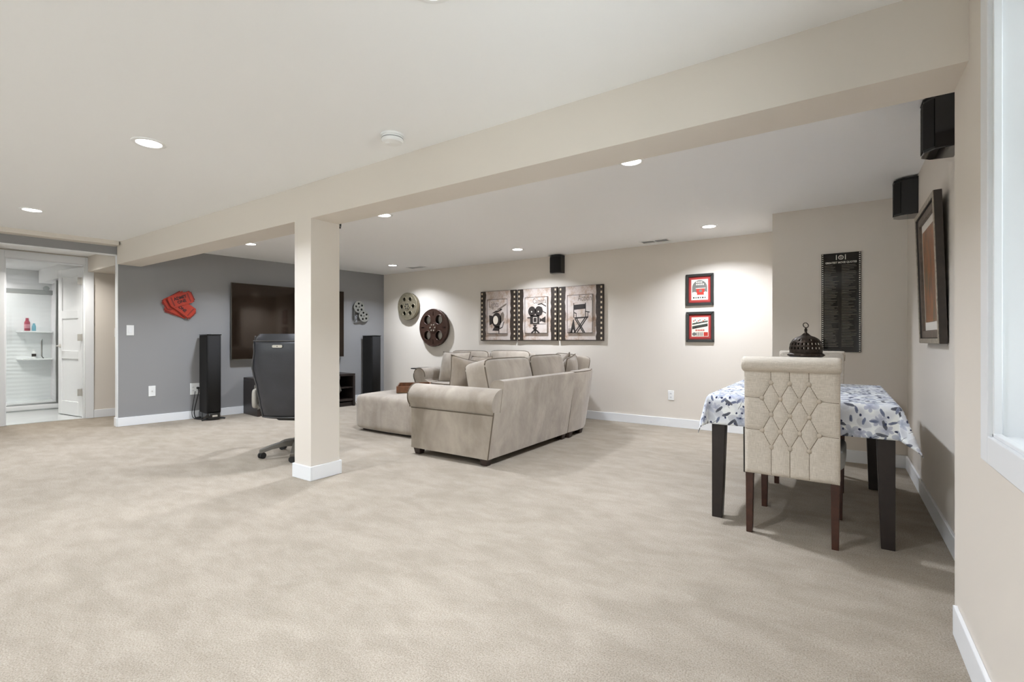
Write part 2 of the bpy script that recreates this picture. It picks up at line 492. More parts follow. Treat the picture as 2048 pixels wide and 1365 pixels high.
def text(name, s, size, mat, parent=None, loc=(0,0,0), rot=(0,0,0), thick=0.001, align='CENTER', sx=1.0, bold=0.0, space=1.0):
    cu = bpy.data.curves.new(name, 'FONT'); cu.body = s; cu.size = size; cu.extrude = thick / 2; cu.offset = bold
    cu.align_x = align; cu.align_y = 'CENTER'; cu.resolution_u = 2; cu.space_character = space
    t = bpy.data.objects.new('tmp', cu); COL.objects.link(t)
    me = bpy.data.meshes.new_from_object(t)
    bpy.data.objects.remove(t); bpy.data.curves.remove(cu)
    me.name = name; me.materials.clear()
    if sx != 1.0:
        for v in me.vertices: v.co.x *= sx
    return link(name, me, mat, parent, loc, rot, smooth=False)
def circ(cx, cy, r, n=24, ry=None, a0=0.0):
    return [(cx + r*math.cos(a0+2*PI*i/n), cy + (ry or r)*math.sin(a0+2*PI*i/n)) for i in range(n)]
def rect(x0, y0, x1, y1): return [(x0,y0),(x1,y0),(x1,y1),(x0,y1)]
def rrect(w, h, r, n=5):
    o = []
    for cx, cy, a in ((w/2-r,h/2-r,0),(-w/2+r,h/2-r,PI/2),(-w/2+r,-h/2+r,PI),(w/2-r,-h/2+r,1.5*PI)):
        for i in range(n+1):
            t = a + PI/2*i/n; o.append((cx+r*math.cos(t), cy+r*math.sin(t)))
    return o
def copy_tree(o, parent=None):
    c = o.copy(); COL.objects.link(c); c.parent = parent
    for ch in list(o.children): copy_tree(ch, c)
    return c

# ------------------------------------------------------------------ room dimensions
ZC = 2.198
TP = Vector((-7.12, 2.15, 0)); TD = Vector((0.1113, 0.9938, 0)); TN = Vector((0.9938, -0.1113, 0))
TROT = -math.radians(6.39)                # frame of the grey wall: local x = out of the wall, local y = along it
def tv(off, s, z=0.0):
    q = TP + TN*off + TD*s
    return (q.x, q.y, z)
TW = dict(loc=tuple(TP), rot=(0, 0, TROT))
YB = 5.83; YN = 5.0; XD = 0.468; XR = 0.350; YE = 2.33; YF = -3.6
BY0, BY1, BZ = 2.105, 2.342, 1.938
SC = 3.70                                  # length of the grey wall up to the corner
BH = 0.104; BT = 0.013                     # skirting height and thickness

# ------------------------------------------------------------------ shell
struct('floor', MB().prism([(-8.7, YF), (0.5, YF), (0.5, 5.95), (-8.7, 5.95)], -0.08, 0.0), 'carpet', 'beige cut-pile carpet with vacuum marks')
struct('ceiling', MB().prism([(-7.8, YF), (0.5, YF), (0.5, 5.95), (-6.9, 5.95), (-7.32, 2.3)], ZC, ZC+0.1), 'ceiling_paint')
# grey wall with its wide opening (local frame of the grey wall)
OPL, OPR, OPZ = -1.28, -0.027, 2.056
struct('wall_left', MB().box(-0.12, 0, OPR, SC+0.15, 0, ZC+0.05).box(-0.12, 0, OPL, OPR, OPZ, ZC+0.05).box(-0.12, 0, -5.9, OPL, 0, ZC+0.05), 'grey_paint', **TW)
# opening lining painted beige-white
struct('trim_1', MB().box(-0.125, 0.003, OPR-0.004, OPR+0.0005, 0, OPZ).box(-0.125, 0.0, OPL, OPR, OPZ-0.004, OPZ), 'white_trim', **TW)
struct('wall_back', MB().box(-6.9, 0.6, YB, YB+0.12, 0, ZC+0.05), 'beige_paint')
struct('wall_nook', MB().box(-0.495, XD+0.2, YN, YB+0.02, 0, ZC+0.05), 'beige_paint')
struct('wall_dining', MB().box(XD, XD+0.3, YE-0.02, YN+0.05, 0, ZC+0.05), 'beige_paint')
WY0, WY1, WZ0, WZ1 = 0.45, 1.79, 0.78, 2.05
XO = 0.72
struct('wall_right', MB().box(XR, XO, WY1, YE, 0, ZC+0.05).box(XR, XO, -0.95, WY0, 0, ZC+0.05).box(XR, XO, YF, -2.3, 0, ZC+0.05).box(XR, XO, WY0, WY1, 0, WZ0).box(XR, XO, WY0, WY1, WZ1, ZC+0.05).box(XR, XO, -2.3, -0.95, 0, WZ0).box(XR, XO, -2.3, -0.95, WZ1, ZC+0.05), 'beige_paint')
FWX = ((-6.2, -4.6), (-3.2, -1.4))  # spans of the added, unseen front windows
struct('wall_front', MB().box(-7.9, -6.2, YF-0.12, YF, 0, ZC+0.05).box(-4.6, -3.2, YF-0.12, YF, 0, ZC+0.05).box(-1.4, XO, YF-0.12, YF, 0, ZC+0.05).box(-6.2, -4.6, YF-0.12, YF, 0, WZ0).box(-3.2, -1.4, YF-0.12, YF, 0, WZ0).box(-6.2, -4.6, YF-0.12, YF, WZ1, ZC+0.05).box(-3.2, -1.4, YF-0.12, YF, WZ1, ZC+0.05), 'beige_paint')
# boxed beam, side soffit, column
struct('trim_2', MB().box(-7.09, XD, BY0, BY1, BZ, ZC), 'beige_paint', 'long boxed ceiling beam')
struct('trim_3', MB().box(0, 0.15, -5.8, -0.045, 2.150, ZC+0.02), 'beige_paint', 'shallow soffit along grey wall', **TW)
CX0, CX1 = -3.42, -3.213
struct('column', MB().box(CX0, CX1, BY0, BY1+0.008, 0, BZ), 'beige_paint', 'square boxed support column')
# skirting
struct('baseboard_left', MB().box(0, BT, OPR-0.004, SC, 0, BH).box(-0.12, 0.0, OPR-BT-0.004, OPR-0.004, 0, BH).box(0, BT, -5.8, OPL, 0, BH), 'white_trim', bevel=0.002, **TW)
struct('baseboard_back', MB().box(-6.74, -0.49, YB-BT, YB, 0, BH), 'white_trim', bevel=0.002)
struct('baseboard_nook', MB().box(-0.50, XD, YN-BT, YN, 0, BH), 'white_trim', bevel=0.002)
struct('baseboard_dining', MB().box(XD-BT, XD, YE, YN, 0, BH), 'white_trim', bevel=0.002)
struct('baseboard_right', MB().box(XR-BT, XR, YF, YE-0.05, 0, BH), 'white_trim', bevel=0.002)
struct('baseboard_front', MB().box(-7.6, XR, YF, YF+BT, 0, BH), 'white_trim', bevel=0.002)
g = BT
struct('baseboard_column', MB().box(CX0-g, CX1+g, BY0-g, BY0, 0, BH).box(CX0-g, CX1+g, BY1+0.008, BY1+0.008+g, 0, BH).box(CX0-g, CX0, BY0, BY1+0.008, 0, BH).box(CX1, CX1+g, BY0, BY1+0.008, 0, BH), 'white_trim', bevel=0.002)
# window: casing, deep white reveal, vinyl frame and glass
cw = 0.074; ct = 0.016; fx = 0.60
def window_right(name, label, y0, y1):
    win = struct(name, MB().box(XR-ct, XR, y1, y1+cw, WZ0-cw, WZ1+cw).box(XR-ct, XR, y0-cw, y0, WZ0-cw, WZ1+cw).box(XR-ct, XR, y0, y1, WZ0-cw, WZ0).box(XR-ct, XR, y0, y1, WZ1, WZ1+cw), 'white_trim', label, bevel=0.002)
    part('window_bead', MB().box(XR-0.006, XR+0.012, y1-0.010, y1, WZ0, WZ1).box(XR-0.006, XR+0.012, y0, y1, WZ0, WZ0+0.010).box(XR-0.006, XR+0.012, y0, y1, WZ1-0.010, WZ1), 'white_trim', win, bevel=0.002)
    part('window_reveal', MB().box(XR+0.012, XO, y1-0.004, y1+0.001, WZ0, WZ1).box(XR+0.012, XO, y0-0.001, y0+0.004, WZ0, WZ1).box(XR+0.012, XO, y0, y1, WZ0-0.001, WZ0+0.004).box(XR+0.012, XO, y0, y1, WZ1-0.004, WZ1+0.001), 'white_trim', win)
    part('window_frame', MB().box(fx, fx+0.05, y0, y0+0.05, WZ0, WZ1).box(fx, fx+0.05, y1-0.05, y1, WZ0, WZ1).box(fx, fx+0.05, y0, y1, WZ0, WZ0+0.05).box(fx, fx+0.05, y0, y1, WZ1-0.05, WZ1).box(fx, fx+0.05, (y0+y1)/2-0.025, (y0+y1)/2+0.025, WZ0, WZ1), 'white_plastic', win, bevel=0.003)
    part('window_pane', MB().box(fx+0.022, fx+0.026, y0+0.04, y1-0.04, WZ0+0.04, WZ1-0.04), 'clear_glass', win)
    portal((XO+0.01, (y0+y1)/2, (WZ0+WZ1)/2), (0, PI/2, 0), WZ1-WZ0, y1-y0)
def portal(loc, rot, a, b):
    l = bpy.data.lights.new('window_portal', 'AREA'); l.shape = 'RECTANGLE'; l.size = a; l.size_y = b; l.cycles.is_portal = True
    o = bpy.data.objects.new('window_portal', l); COL.objects.link(o); o.location = loc; o.rotation_euler = rot
window_right('window_1', 'white cased window in a deep reveal', WY0, WY1)
window_right('window_2', 'unseen white cased window added on the right wall', -2.3, -0.95)  # unseen, added behind the camera so daylight lifts the ceiling
for k, (x0, x1) in enumerate(FWX):  # unseen windows added behind the camera to let in extra daylight
    win = struct('window_%d' % (k+3), MB().box(x0-cw, x0, YF, YF+ct, WZ0-cw, WZ1+cw).box(x1, x1+cw, YF, YF+ct, WZ0-cw, WZ1+cw).box(x0, x1, YF, YF+ct, WZ0-cw, WZ0).box(x0, x1, YF, YF+ct, WZ1, WZ1+cw), 'white_trim', bevel=0.002)
    part('window_frame', MB().box(x0, x0+0.05, YF-0.09, YF-0.04, WZ0, WZ1).box(x1-0.05, x1, YF-0.09, YF-0.04, WZ0, WZ1).box(x0, x1, YF-0.09, YF-0.04, WZ0, WZ0+0.05).box(x0, x1, YF-0.09, YF-0.04, WZ1-0.05, WZ1).box((x0+x1)/2-0.025, (x0+x1)/2+0.025, YF-0.09, YF-0.04, WZ0, WZ1), 'white_plastic', win)
    part('window_pane', MB().box(x0+0.04, x1-0.04, YF-0.067, YF-0.063, WZ0+0.04, WZ1-0.04), 'clear_glass', win)
    portal(((x0+x1)/2, YF-0.13, (WZ0+WZ1)/2), (PI/2, 0, 0), x1-x0, WZ1-WZ0)

# ------------------------------------------------------------------ vestibule and bathroom behind the grey wall
VO = -1.10                                # face of the bathroom wall
DL, DR, DZ = -0.905, -0.172, 2.035        # door opening
struct('wall_vestibule', MB().box(VO-0.1, VO, DR, 1.5, 0, 2.3).box(VO-0.1, VO, -2.2, DL, 0, 2.3).box(VO-0.1, VO, DL, DR, DZ, 2.3), 'beige_paint', **TW)
struct('wall_vestibule_end', MB().box(VO, -0.12, 1.4, 1.5, 0, 2.3).box(VO, -0.12, -2.2, -2.1, 0, 2.3), 'beige_paint', **TW)
struct('ceiling_vestibule', MB().box(VO, -0.12, -2.2, 1.5, 2.14, 2.2), 'ceiling_paint', **TW)
struct('trim_4', MB().box(-8.20, -7.24, BY0+0.02, BY1+0.25, BZ, 2.145), 'beige_paint', 'beam continuing through the vestibule')
struct('baseboard_vestibule', MB().box(VO, VO+BT, DR+0.09, 1.4, 0, BH), 'white_trim', bevel=0.002, **TW)
struct('trim_5', MB().box(VO, VO+0.018, DR, DR+0.088, 0, DZ+0.09).box(VO, VO+0.018, DL-0.088, DL, 0, DZ+0.09).box(VO, VO+0.018, DL, DR, DZ, DZ+0.09).box(VO-0.1, VO, DR-0.015, DR, 0, DZ).box(VO-0.1, VO, DL, DL+0.015, 0, DZ).box(VO-0.1, VO, DL, DR, DZ-0.015, DZ), 'white_trim', 'white casing of the bathroom doorway', bevel=0.002, **TW)
BO = -3.42
struct('floor_bathroom', MB().box(BO, VO-0.02, -2.2, 0.6, -0.05, 0.004), 'tile_floor', **TW)
struct('wall_bathroom', MB().box(BO-0.1, BO, -2.2, 0.7, 0, 2.3).box(BO, VO-0.1, 0.45, 0.55, 0, 2.3).box(BO, VO-0.1, -2.2, -2.1, 0, 2.3), 'white_gloss', **TW)
struct('ceiling_bathroom', MB().box(BO, VO-0.1, -2.2, 0.6, 2.14, 2.2), 'ceiling_paint', **TW)
struct('trim_6', MB().box(-10.45, -8.36, BY0+0.0, BY1+0.35, BZ, 2.145), 'ceiling_paint', 'bulkhead inside the bathroom')
# shower alcove
SO = -2.62
struct('wall_shower', MB().box(BO, BO+0.02, -1.5, -0.24, 0.05, 2.05).box(BO, SO, -0.26, -0.24, 0.05, BZ).box(BO, SO, -1.5, -1.48, 0.05, 2.05), 'shower_panel', 'white shower walls with wavy horizontal ridges', **TW)
sh = thing('shower_enclosure', 'frameless sliding glass shower door with brushed steel rail beyond the bathroom doorway', 'shower', tv(SO, -0.85), TROT)
part('shower_base', MB().box(-0.78, 0.06, -0.63, 0.59, 0.0, 0.085), 'white_gloss', sh, bevel=0.01)
part('threshold_track', MB().box(0.0, 0.05, -0.63, 0.59, 0.085, 0.11), 'brushed_steel', sh, bevel=0.003)
part('base_strip', MB().box(0.06, 0.072, -0.63, 0.60, 0.0, 0.02), 'brushed_steel', sh)
part('side_jamb', MB().box(-0.02, 0.06, 0.555, 0.605, 0.09, 1.93), 'brushed_steel', sh, bevel=0.003)
part('header_rail', MB().box(0.0, 0.045, -0.63, 0.52, 1.71, 1.775), 'brushed_steel', sh, bevel=0.004)
part('roller', MB().prism(circ(0.45, 1.80, 0.035), 0.045, 0.065, 'x'), 'brushed_steel', sh)
part('glass_panel', MB().box(0.012, 0.020, -0.60, 0.50, 0.12, 1.72), 'coated_glass', sh)
part('door_handle', MB().tube([(0.06, 0.40, 1.05), (0.075, 0.40, 1.03), (0.075, 0.40, 0.80), (0.02, 0.42, 0.77)], 0.009), 'chrome', sh)
for k, zz in enumerate((1.165, 0.735)):
    tag(part('shower_shelf', MB().prism([(-0.62, 0), (-0.27, 0), (-0.27, 0.24), (-0.36, 0.24), (-0.5, 0.18), (-0.60, 0.06)], zz-0.012, zz+0.012), 'white_gloss', loc=tv(BO+0.02, 0), rot=(0,0,TROT), bevel=0.003) if False else
        part('shower_shelf', MB().prism([(0, -0.66), (0.16, -0.60), (0.22, -0.45), (0.22, -0.265), (0, -0.265)], zz-0.012, zz+0.012), 'white_gloss', loc=tv(BO+0.02, 0), rot=(0,0,TROT), bevel=0.003),
        'upper white corner shelf in the shower holding the red bottle' if k == 0 else 'lower white corner shelf in the shower holding one small white bottle', 'shelf')
def bottle(name, label, s, z, r, h, m, capm, off=0.12, band=None):
    t = thing(name, label, 'bottle', tv(BO+off, s, z))
    part('body', MB().lathe([(0, 0), (r*0.92, 0), (r, 0.01), (r, h*0.62), (r*0.86, h*0.74), (r*0.5, h*0.8), (0, h*0.8)], 16), m, t)
    part('cap', MB().lathe([(0, h*0.79), (r*0.55, h*0.79), (r*0.55, h), (0, h)], 14), capm, t)
    if band: part('label_band', MB().lathe([(r*1.01, h*0.2), (r*1.015, h*0.22), (r*1.015, h*0.5), (r*1.01, h*0.52)], 16), band, t)
    return t
bottle('shampoo_bottle', 'red shampoo bottle on the upper shower shelf', -0.545, 1.178, 0.034, 0.20, 'bottle_red', 'bottle_red', band='bottle_pink')
bottle('shower_gel_bottle', 'small light blue bottle beside the red bottle in the shower', -0.47, 1.178, 0.024, 0.12, 'bottle_blue', 'bottle_blue')
bottle('lotion_bottle', 'small white bottle with dark label on the lower shower shelf', -0.47, 0.748, 0.026, 0.14, 'white_plastic', 'white_plastic', band='print_dark')
# bathroom door, swung open into the bathroom
dlx, dly = -1.200, DR-0.016
door = struct('door_1', MB().box(0.012, 0.024, 0.0, 0.70, 0.012, 2.01), 'white_gloss', 'open white three panel bathroom door', loc=tv(dlx, dly), rot=(0, 0, TROT + math.radians(90 + 13)))
def dpart(n, *b, m='white_gloss', bv=0.003): return part(n, MB().box(*b), m, door, bevel=bv)
for y0, y1 in ((0, 0.11), (0.59, 0.70)): dpart('stile', 0.0, 0.036, y0, y1, 0.012, 2.01)
for z0, z1 in ((0.012, 0.20), (0.78, 0.89), (1.33, 1.44), (1.90, 2.01)): dpart('rail', 0.0, 0.036, 0.11, 0.59, z0, z1)
for zz in (0.34, 1.07, 1.82):
    hg = part('hinge', MB().box(-0.004, 0.04, -0.006, 0.004, zz-0.045, zz+0.045).box(-0.05, 0.0, -0.012, -0.004, zz-0.045, zz+0.045), 'nickel', door, bevel=0.001)
    part('hinge_pin', MB().lathe([(0.007, -0.05), (0.007, 0.05)], 10, (-0.003, -0.01, zz)), 'nickel', hg)
for sd in (-1, 1):
    part('door_knob', MB().tube([(0.018, 0.64, 0.955), (0.018+sd*0.055, 0.64, 0.955), (0.018+sd*0.058, 0.60, 0.955), (0.018+sd*0.058, 0.54, 0.955)], 0.010).prism(circ(0.64, 0.955, 0.028), 0.018+sd*0.018 - 0.004, 0.018+sd*0.018+0.004, 'x'), 'nickel', door)

# ------------------------------------------------------------------ recessed lights
def downlight(x, y, label, group=None, z=ZC, power=LAMP_W, col=LAMP_COL):
    t = thing('recessed_light', label, 'ceiling light', (x, y, z), 0, group)
    part('trim_ring', MB().lathe([(0.062, -0.001), (0.064, -0.005), (0.078, -0.006), (0.085, -0.003), (0.086, 0.0005)], 32), 'white_plastic', t)
    part('lens', MB().lathe([(0, -0.0025), (0.050, -0.0025), (0.062, -0.001), (0.0625, 0.0)], 32), 'lamp_lens', t)
    l = bpy.data.lights.new('downlight', 'AREA'); l.shape = 'DISK'; l.size = 0.115; l.energy = power; l.color = col
    l.spread = math.radians(134)
    lo = bpy.data.objects.new('downlight_lamp', l); COL.objects.link(lo); lo.parent = t; lo.location = (0, 0, -0.009)
    return t
downlight(-3.352, 1.146, 'recessed ceiling light nearest to the camera, left of the smoke detector')
downlight(-5.942, 1.153, 'recessed ceiling light near the left edge above the bathroom opening')
downlight(-1.109, 3.017, 'recessed ceiling light half hidden behind the long beam at right')
downlight(-3.483, 3.024, 'recessed ceiling light just right of the column, behind the beam')
downlight(-5.869, 3.035, 'recessed ceiling light left of the column in front of the television')
downlight(-3.391, 5.138, 'recessed ceiling light above the small wall speaker and three canvases')
downlight(-5.728, 5.152, 'recessed ceiling light in the far corner above the film reels')
downlight(-1.085, 5.191, 'recessed ceiling light at right in front of the two small framed pictures')
downlight(-1.1, 1.15, 'recessed ceiling light between the window and the beam, above the picture')
for x, y in ((-1.1, -0.9), (-3.4, -0.9), (-5.9, -0.9), (-1.1, -2.8), (-3.4, -2.8), (-5.9, -2.8)):
    downlight(x, y, 'recessed ceiling light behind the camera, outside the picture', 'ceiling lights behind the camera', power=LAMP_W*0.9)
downlight(*tv(-0.62, -0.5)[:2], 'recessed ceiling light in the small lobby outside the bathroom', z=2.14, power=13, col=(1.0, 0.975, 0.94))
downlight(*tv(-2.1, -0.95)[:2], 'recessed ceiling light inside the bathroom', z=2.14, power=12, col=(1.0, 0.985, 0.96))
downlight(*tv(-3.0, -0.95)[:2], 'recessed ceiling light over the shower', z=2.14, power=5, col=(1.0, 0.985, 0.96))

# smoke detector
t = thing('smoke_detector', 'round white smoke detector on the ceiling', 'smoke detector', (-2.087, 1.877, ZC))
part('base_plate', MB().lathe([(0, 0), (0.066, 0), (0.067, -0.010), (0.062, -0.012), (0, -0.012)], 32), 'white_plastic', t)
part('body', MB().lathe([(0.058, -0.012), (0.060, -0.016), (0.060, -0.034), (0.054, -0.042), (0.02, -0.045), (0, -0.045)], 32), 'white_plastic', t)
part('vent_groove', MB().lathe([(0.0605, -0.020), (0.0608, -0.022), (0.0605, -0.024)], 32), 'vent_shadow', t)
part('test_button', MB().lathe([(0.012, -0.044), (0.012, -0.048), (0, -0.049)], 16, (-0.02, -0.02, 0)), 'white_plastic', t)
# ceiling vents
for x, y, lab in ((-5.56, 5.50, 'white ceiling vent near the far corner above the film reels'), (-1.77, 5.60, 'white ceiling vent above the two small framed pictures')):
    t = thing('ceiling_vent', lab, 'vent', (x, y, ZC))
    part('frame', MB().box(-0.17, 0.17, -0.075, -0.055, -0.006, 0).box(-0.17, 0.17, 0.055, 0.075, -0.006, 0).box(-0.17, -0.15, -0.055, 0.055, -0.006, 0).box(0.15, 0.17, -0.055, 0.055, -0.006, 0).box(-0.01, 0.01, -0.055, 0.055, -0.006, 0), 'white_plastic', t, bevel=0.001)
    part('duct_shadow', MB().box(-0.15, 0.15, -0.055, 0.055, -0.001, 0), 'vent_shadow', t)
    for i in range(7):
        yy = -0.048 + i*0.016
        part('louvre', MB().hexa([(-0.15,yy-0.001,-0.007),(0.15,yy-0.001,-0.007),(0.15,yy+0.001,-0.007),(-0.15,yy+0.001,-0.007),(-0.15,yy+0.007,-0.001),(0.15,yy+0.007,-0.001),(0.15,yy+0.009,-0.001),(-0.15,yy+0.009,-0.001)]), 'white_plastic', t)

# ------------------------------------------------------------------ switches and sockets (local x out of wall)
def wall_plate(name, label, cat, loc, rz, w=0.07, h=0.115, kind='socket'):
    t = thing(name, label, cat, loc, rz)
    part('plate', MB().box(0, 0.006, -w/2, w/2, -h/2, h/2), 'white_plastic', t, bevel=0.002)
    if kind == 'switch':
        part('rocker', MB().hexa([(0.006,-0.017,-0.033),(0.012,-0.017,-0.033),(0.012,0.017,-0.033),(0.006,0.017,-0.033),(0.006,-0.017,0.033),(0.008,-0.017,0.033),(0.008,0.017,0.033),(0.006,0.017,0.033)]), 'white_gloss', t, bevel=0.001)
    elif kind == 'coax':
        part('jack', MB().prism(circ(0, 0, 0.005, 12), 0.006, 0.014, 'x'), 'nickel', t)
    else:
        xs = (0,) if w < 0.1 else (-0.025, 0.025)
        for cx in xs:
            for cz in (0.022, -0.022):
                rc = part('receptacle', MB().box(0.006, 0.008, cx-0.016, cx+0.016, cz-0.014, cz+0.014), 'white_gloss', t, bevel=0.001)
                part('slot', MB().box(0.008, 0.0084, cx-0.008, cx-0.005, cz-0.004, cz+0.005).box(0.008, 0.0084, cx+0.005, cx+0.008, cz-0.004, cz+0.005).box(0.008, 0.0084, cx-0.002, cx+0.002, cz-0.010, cz-0.007), 'print_dark', rc)
    return t
wall_plate('light_switch', 'white rocker light switch on the grey wall by the opening', 'light switch', tv(0, 0.090, 1.155), TROT, 0.073, 0.125, 'switch')
wall_plate('cable_jack_plate', 'white cable jack plate low on the grey wall', 'wall plate', tv(0, 0.307, 0.400), TROT, 0.072, 0.13, 'coax')
so2 = wall_plate('double_socket', 'white two gang socket behind the left tower speaker', 'socket', tv(0, 0.775, 0.392), TROT, 0.118, 0.15)
wall_plate('wall_socket', 'white wall socket low on the beige back wall', 'socket', (-1.648, YB, 0.376), -PI/2, 0.070, 0.115)
wall_plate('lobby_switch', 'white switch on the lobby wall just left of the grey wall edge', 'light switch', tv(VO, 0.17, 1.14), TROT, 0.073, 0.12, 'switch')
for k, (y0, pts) in enumerate(((0.80, [(0.03,0.80,0.40),(0.07,0.80,0.37),(0.08,0.77,0.25),(0.09,0.735,0.10),(0.10,0.745,0.02),(0.17,0.78,0.008),(0.20,0.86,0.03)]),
                               (0.79, [(0.02,0.77,0.36),(0.04,0.76,0.33),(0.06,0.735,0.2),(0.07,0.715,0.09),(0.09,0.72,0.025),(0.14,0.75,0.006),(0.2,0.80,0.006)]))):
    sm = []
    for i in range(len(pts)-1):
        a, c = Vector(pts[i]), Vector(pts[i+1])
        for q in range(4): sm.append(a.lerp(c, q/4))
    sm.append(Vector(pts[-1]))
    for _ in range(3): sm = [sm[0]] + [(sm[i-1]+sm[i]*2+sm[i+1])/4 for i in range(1, len(sm)-1)] + [sm[-1]]
    cb = thing('power_cable', ('thick black power cable looping from the socket behind the left tower speaker' if k == 0 else 'thin black cable hanging left of the power cable by the left speaker'), 'cable', tuple(TP), TROT)
    part('cord', MB().tube(sm, 0.006 if k == 0 else 0.004, 6), 'cable_black', cb)
    if k == 0: part('plug', MB().rbox(0.034, 0.030, 0.028, 5, 4, c=(0.024, 0.80, 0.402)), 'cable_black', cb)

# ------------------------------------------------------------------ tower speakers
def tower(label, s):
    t = thing('tower_speaker', label, 'speaker', tv(0.20, s), TROT)
    part('cabinet', MB().box(-0.15, 0.135, -0.083, 0.083, 0.035, 1.10), 'speaker_grille', t, bevel=0.012, bseg=3)
    part('front_grille', MB().grid(lambda u, v: (0.135 + 0.022*math.cos((u-0.5)*PI*0.9)**0.8, -0.078+0.156*u, 0.11+0.985*v), 10, 2), 'speaker_grille', t, solid=0.004)
    part('top_cap', MB().box(-0.152, 0.150, -0.085, 0.085, 1.098, 1.112), 'gloss_black', t, bevel=0.004)
    part('top_badge', MB().prism(circ(0.06, 0, 0.012, 14), 1.112, 1.1135), 'badge', t)
    pl = part('plinth', MB().prism([(-0.155,-0.088),(0.12,-0.088),(0.165,-0.06),(0.172,0),(0.165,0.06),(0.12,0.088),(-0.155,0.088)], 0.012, 0.095), 'gloss_black', t, bevel=0.006)
    part('plinth_badge', MB().box(0.170, 0.174, -0.03, 0.03, 0.045, 0.068), 'badge', pl, bevel=0.002)
    for sx in (-0.12, 0.11):
        for sy in (-1, 1):
            part('foot', MB().tube([(sx, sy*0.075, 0.020), (sx*1.12, sy*0.12, 0.014), (sx*1.16, sy*0.135, 0.009)], [0.012, 0.010, 0.009], 8), 'rubber', t)
    return t
tower('tall black tower speaker standing left of the television', 0.890)
tower('tall black tower speaker in the far corner right of the television', 3.325)

# ------------------------------------------------------------------ television
t = thing('television', 'large flat television mounted on the grey wall', 'television', tv(0, 2.03, 1.297), TROT)
HW, HH = 0.846, 0.533
part('wall_bracket', MB().box(0.0, 0.055, -0.28, 0.28, -0.2, 0.2), 'black_satin', t)
part('housing', MB().box(0.055, 0.082, -HW, HW, -HH, HH), 'black_satin', t, bevel=0.003)
part('screen', MB().box(0.082, 0.0835, -HW+0.004, HW-0.004, -HH+0.006, HH-0.004), 'tv_screen', t)
part('bezel', MB().box(0.078, 0.085, -HW, -HW+0.004, -HH, HH).box(0.078, 0.085, HW-0.004, HW, -HH, HH).box(0.078, 0.085, -HW, HW, -HH, -HH+0.006).box(0.078, 0.085, -HW, HW, HH-0.004, HH), 'taupe_plastic', t)

# ------------------------------------------------------------------ media console
t = thing('media_console', 'low dark wooden media console with open shelves under the television', 'media console', tv(0.265, 2.095), TROT)
L2 = 0.735; D2 = 0.235; H2 = 0.51
part('top_board', MB().box(-D2, D2, -L2, L2, H2-0.035, H2), 'espresso_wood', t, bevel=0.003)
part('bottom_board', MB().box(-D2, D2-0.01, -L2+0.03, L2-0.03, 0.085, 0.115), 'espresso_wood', t, bevel=0.002)
for y0 in (-L2, L2-0.035): part('side_panel', MB().box(-D2, D2, y0, y0+0.035, 0.0, H2-0.035), 'espresso_wood', t, bevel=0.002)
for y0 in (-0.26, 0.23): part('divider', MB().box(-D2+0.01, D2-0.015, y0, y0+0.03, 0.115, H2-0.035), 'espresso_wood', t)
part('plinth_rail', MB().box(D2-0.06, D2-0.03, -L2+0.035, L2-0.035, 0.0, 0.06), 'espresso_wood', t)
part('back_panel', MB().box(-D2, -D2+0.01, -L2+0.035, L2-0.035, 0.115, H2-0.035), 'black_satin', t)
for y0, y1 in ((-L2+0.035, -0.26), (-0.23, 0.23), (0.26, L2-0.035)): part('shelf', MB().box(-D2+0.01, D2-0.02, y0, y1, 0.285, 0.305), 'espresso_wood', t)
for k, (yy, zz, nm, lab, cat, hh) in enumerate(((-0.02, 0.116, 'receiver', 'black receiver on the lower middle shelf of the media console', 'receiver', 0.14), (0.0, 0.306, 'disc_player', 'flat black disc player on the upper middle console shelf', 'disc player', 0.055))):
    e = thing(nm, lab, cat, tv(0.265, 2.095+yy, zz), TROT)
    part('case', MB().box(-0.15, 0.17, -0.19, 0.19, 0.008, hh), 'black_satin', e, bevel=0.003)
    part('fascia', MB().box(0.17, 0.178, -0.19, 0.19, 0.008, hh), 'gloss_black', e, bevel=0.001)
    part('dial', MB().prism(circ(0.13, hh*0.55, hh*0.2, 16), 0.178, 0.19, 'x'), 'black_satin', e)
# white cable and coil hanging at the right end of the console
cb = thing('white_cable', 'white cable hanging at the right end of the media console', 'cable', tv(0.265, 2.095), TROT)
part('cord', MB().tube([(0.05, 0.755, 0.43), (0.08, 0.775, 0.40), (0.10, 0.79, 0.33), (0.11, 0.80, 0.24), (0.10, 0.79, 0.15), (0.12, 0.80, 0.06), (0.15, 0.82, 0.008)], 0.006, 6), 'cable_white', cb)
part('plug', MB().rbox(0.03, 0.028, 0.05, 4, 4, c=(0.045, 0.752, 0.45)), 'cable_white', cb)
hp = thing('headset', 'white headset hanging inside the right bay of the media console', 'headset', tv(0.46, 2.46), TROT)
part('headband', MB().tube([(0.0, -0.06+0.12*i/10, 0.40+0.055*math.sin(PI*i/10)) for i in range(11)], 0.006, 6), 'cable_white', hp)
for yy in (-0.06, 0.06): part('ear_cup', MB().rbox(0.05, 0.03, 0.06, 3, 5, c=(0.0, yy, 0.385)), 'cable_white', hp)
part('cord', MB().tube([(0, -0.06, 0.36), (0.01, -0.065, 0.28), (0.0, -0.06, 0.2), (0.0, -0.05, 0.12)], 0.004, 6), 'cable_white', hp)

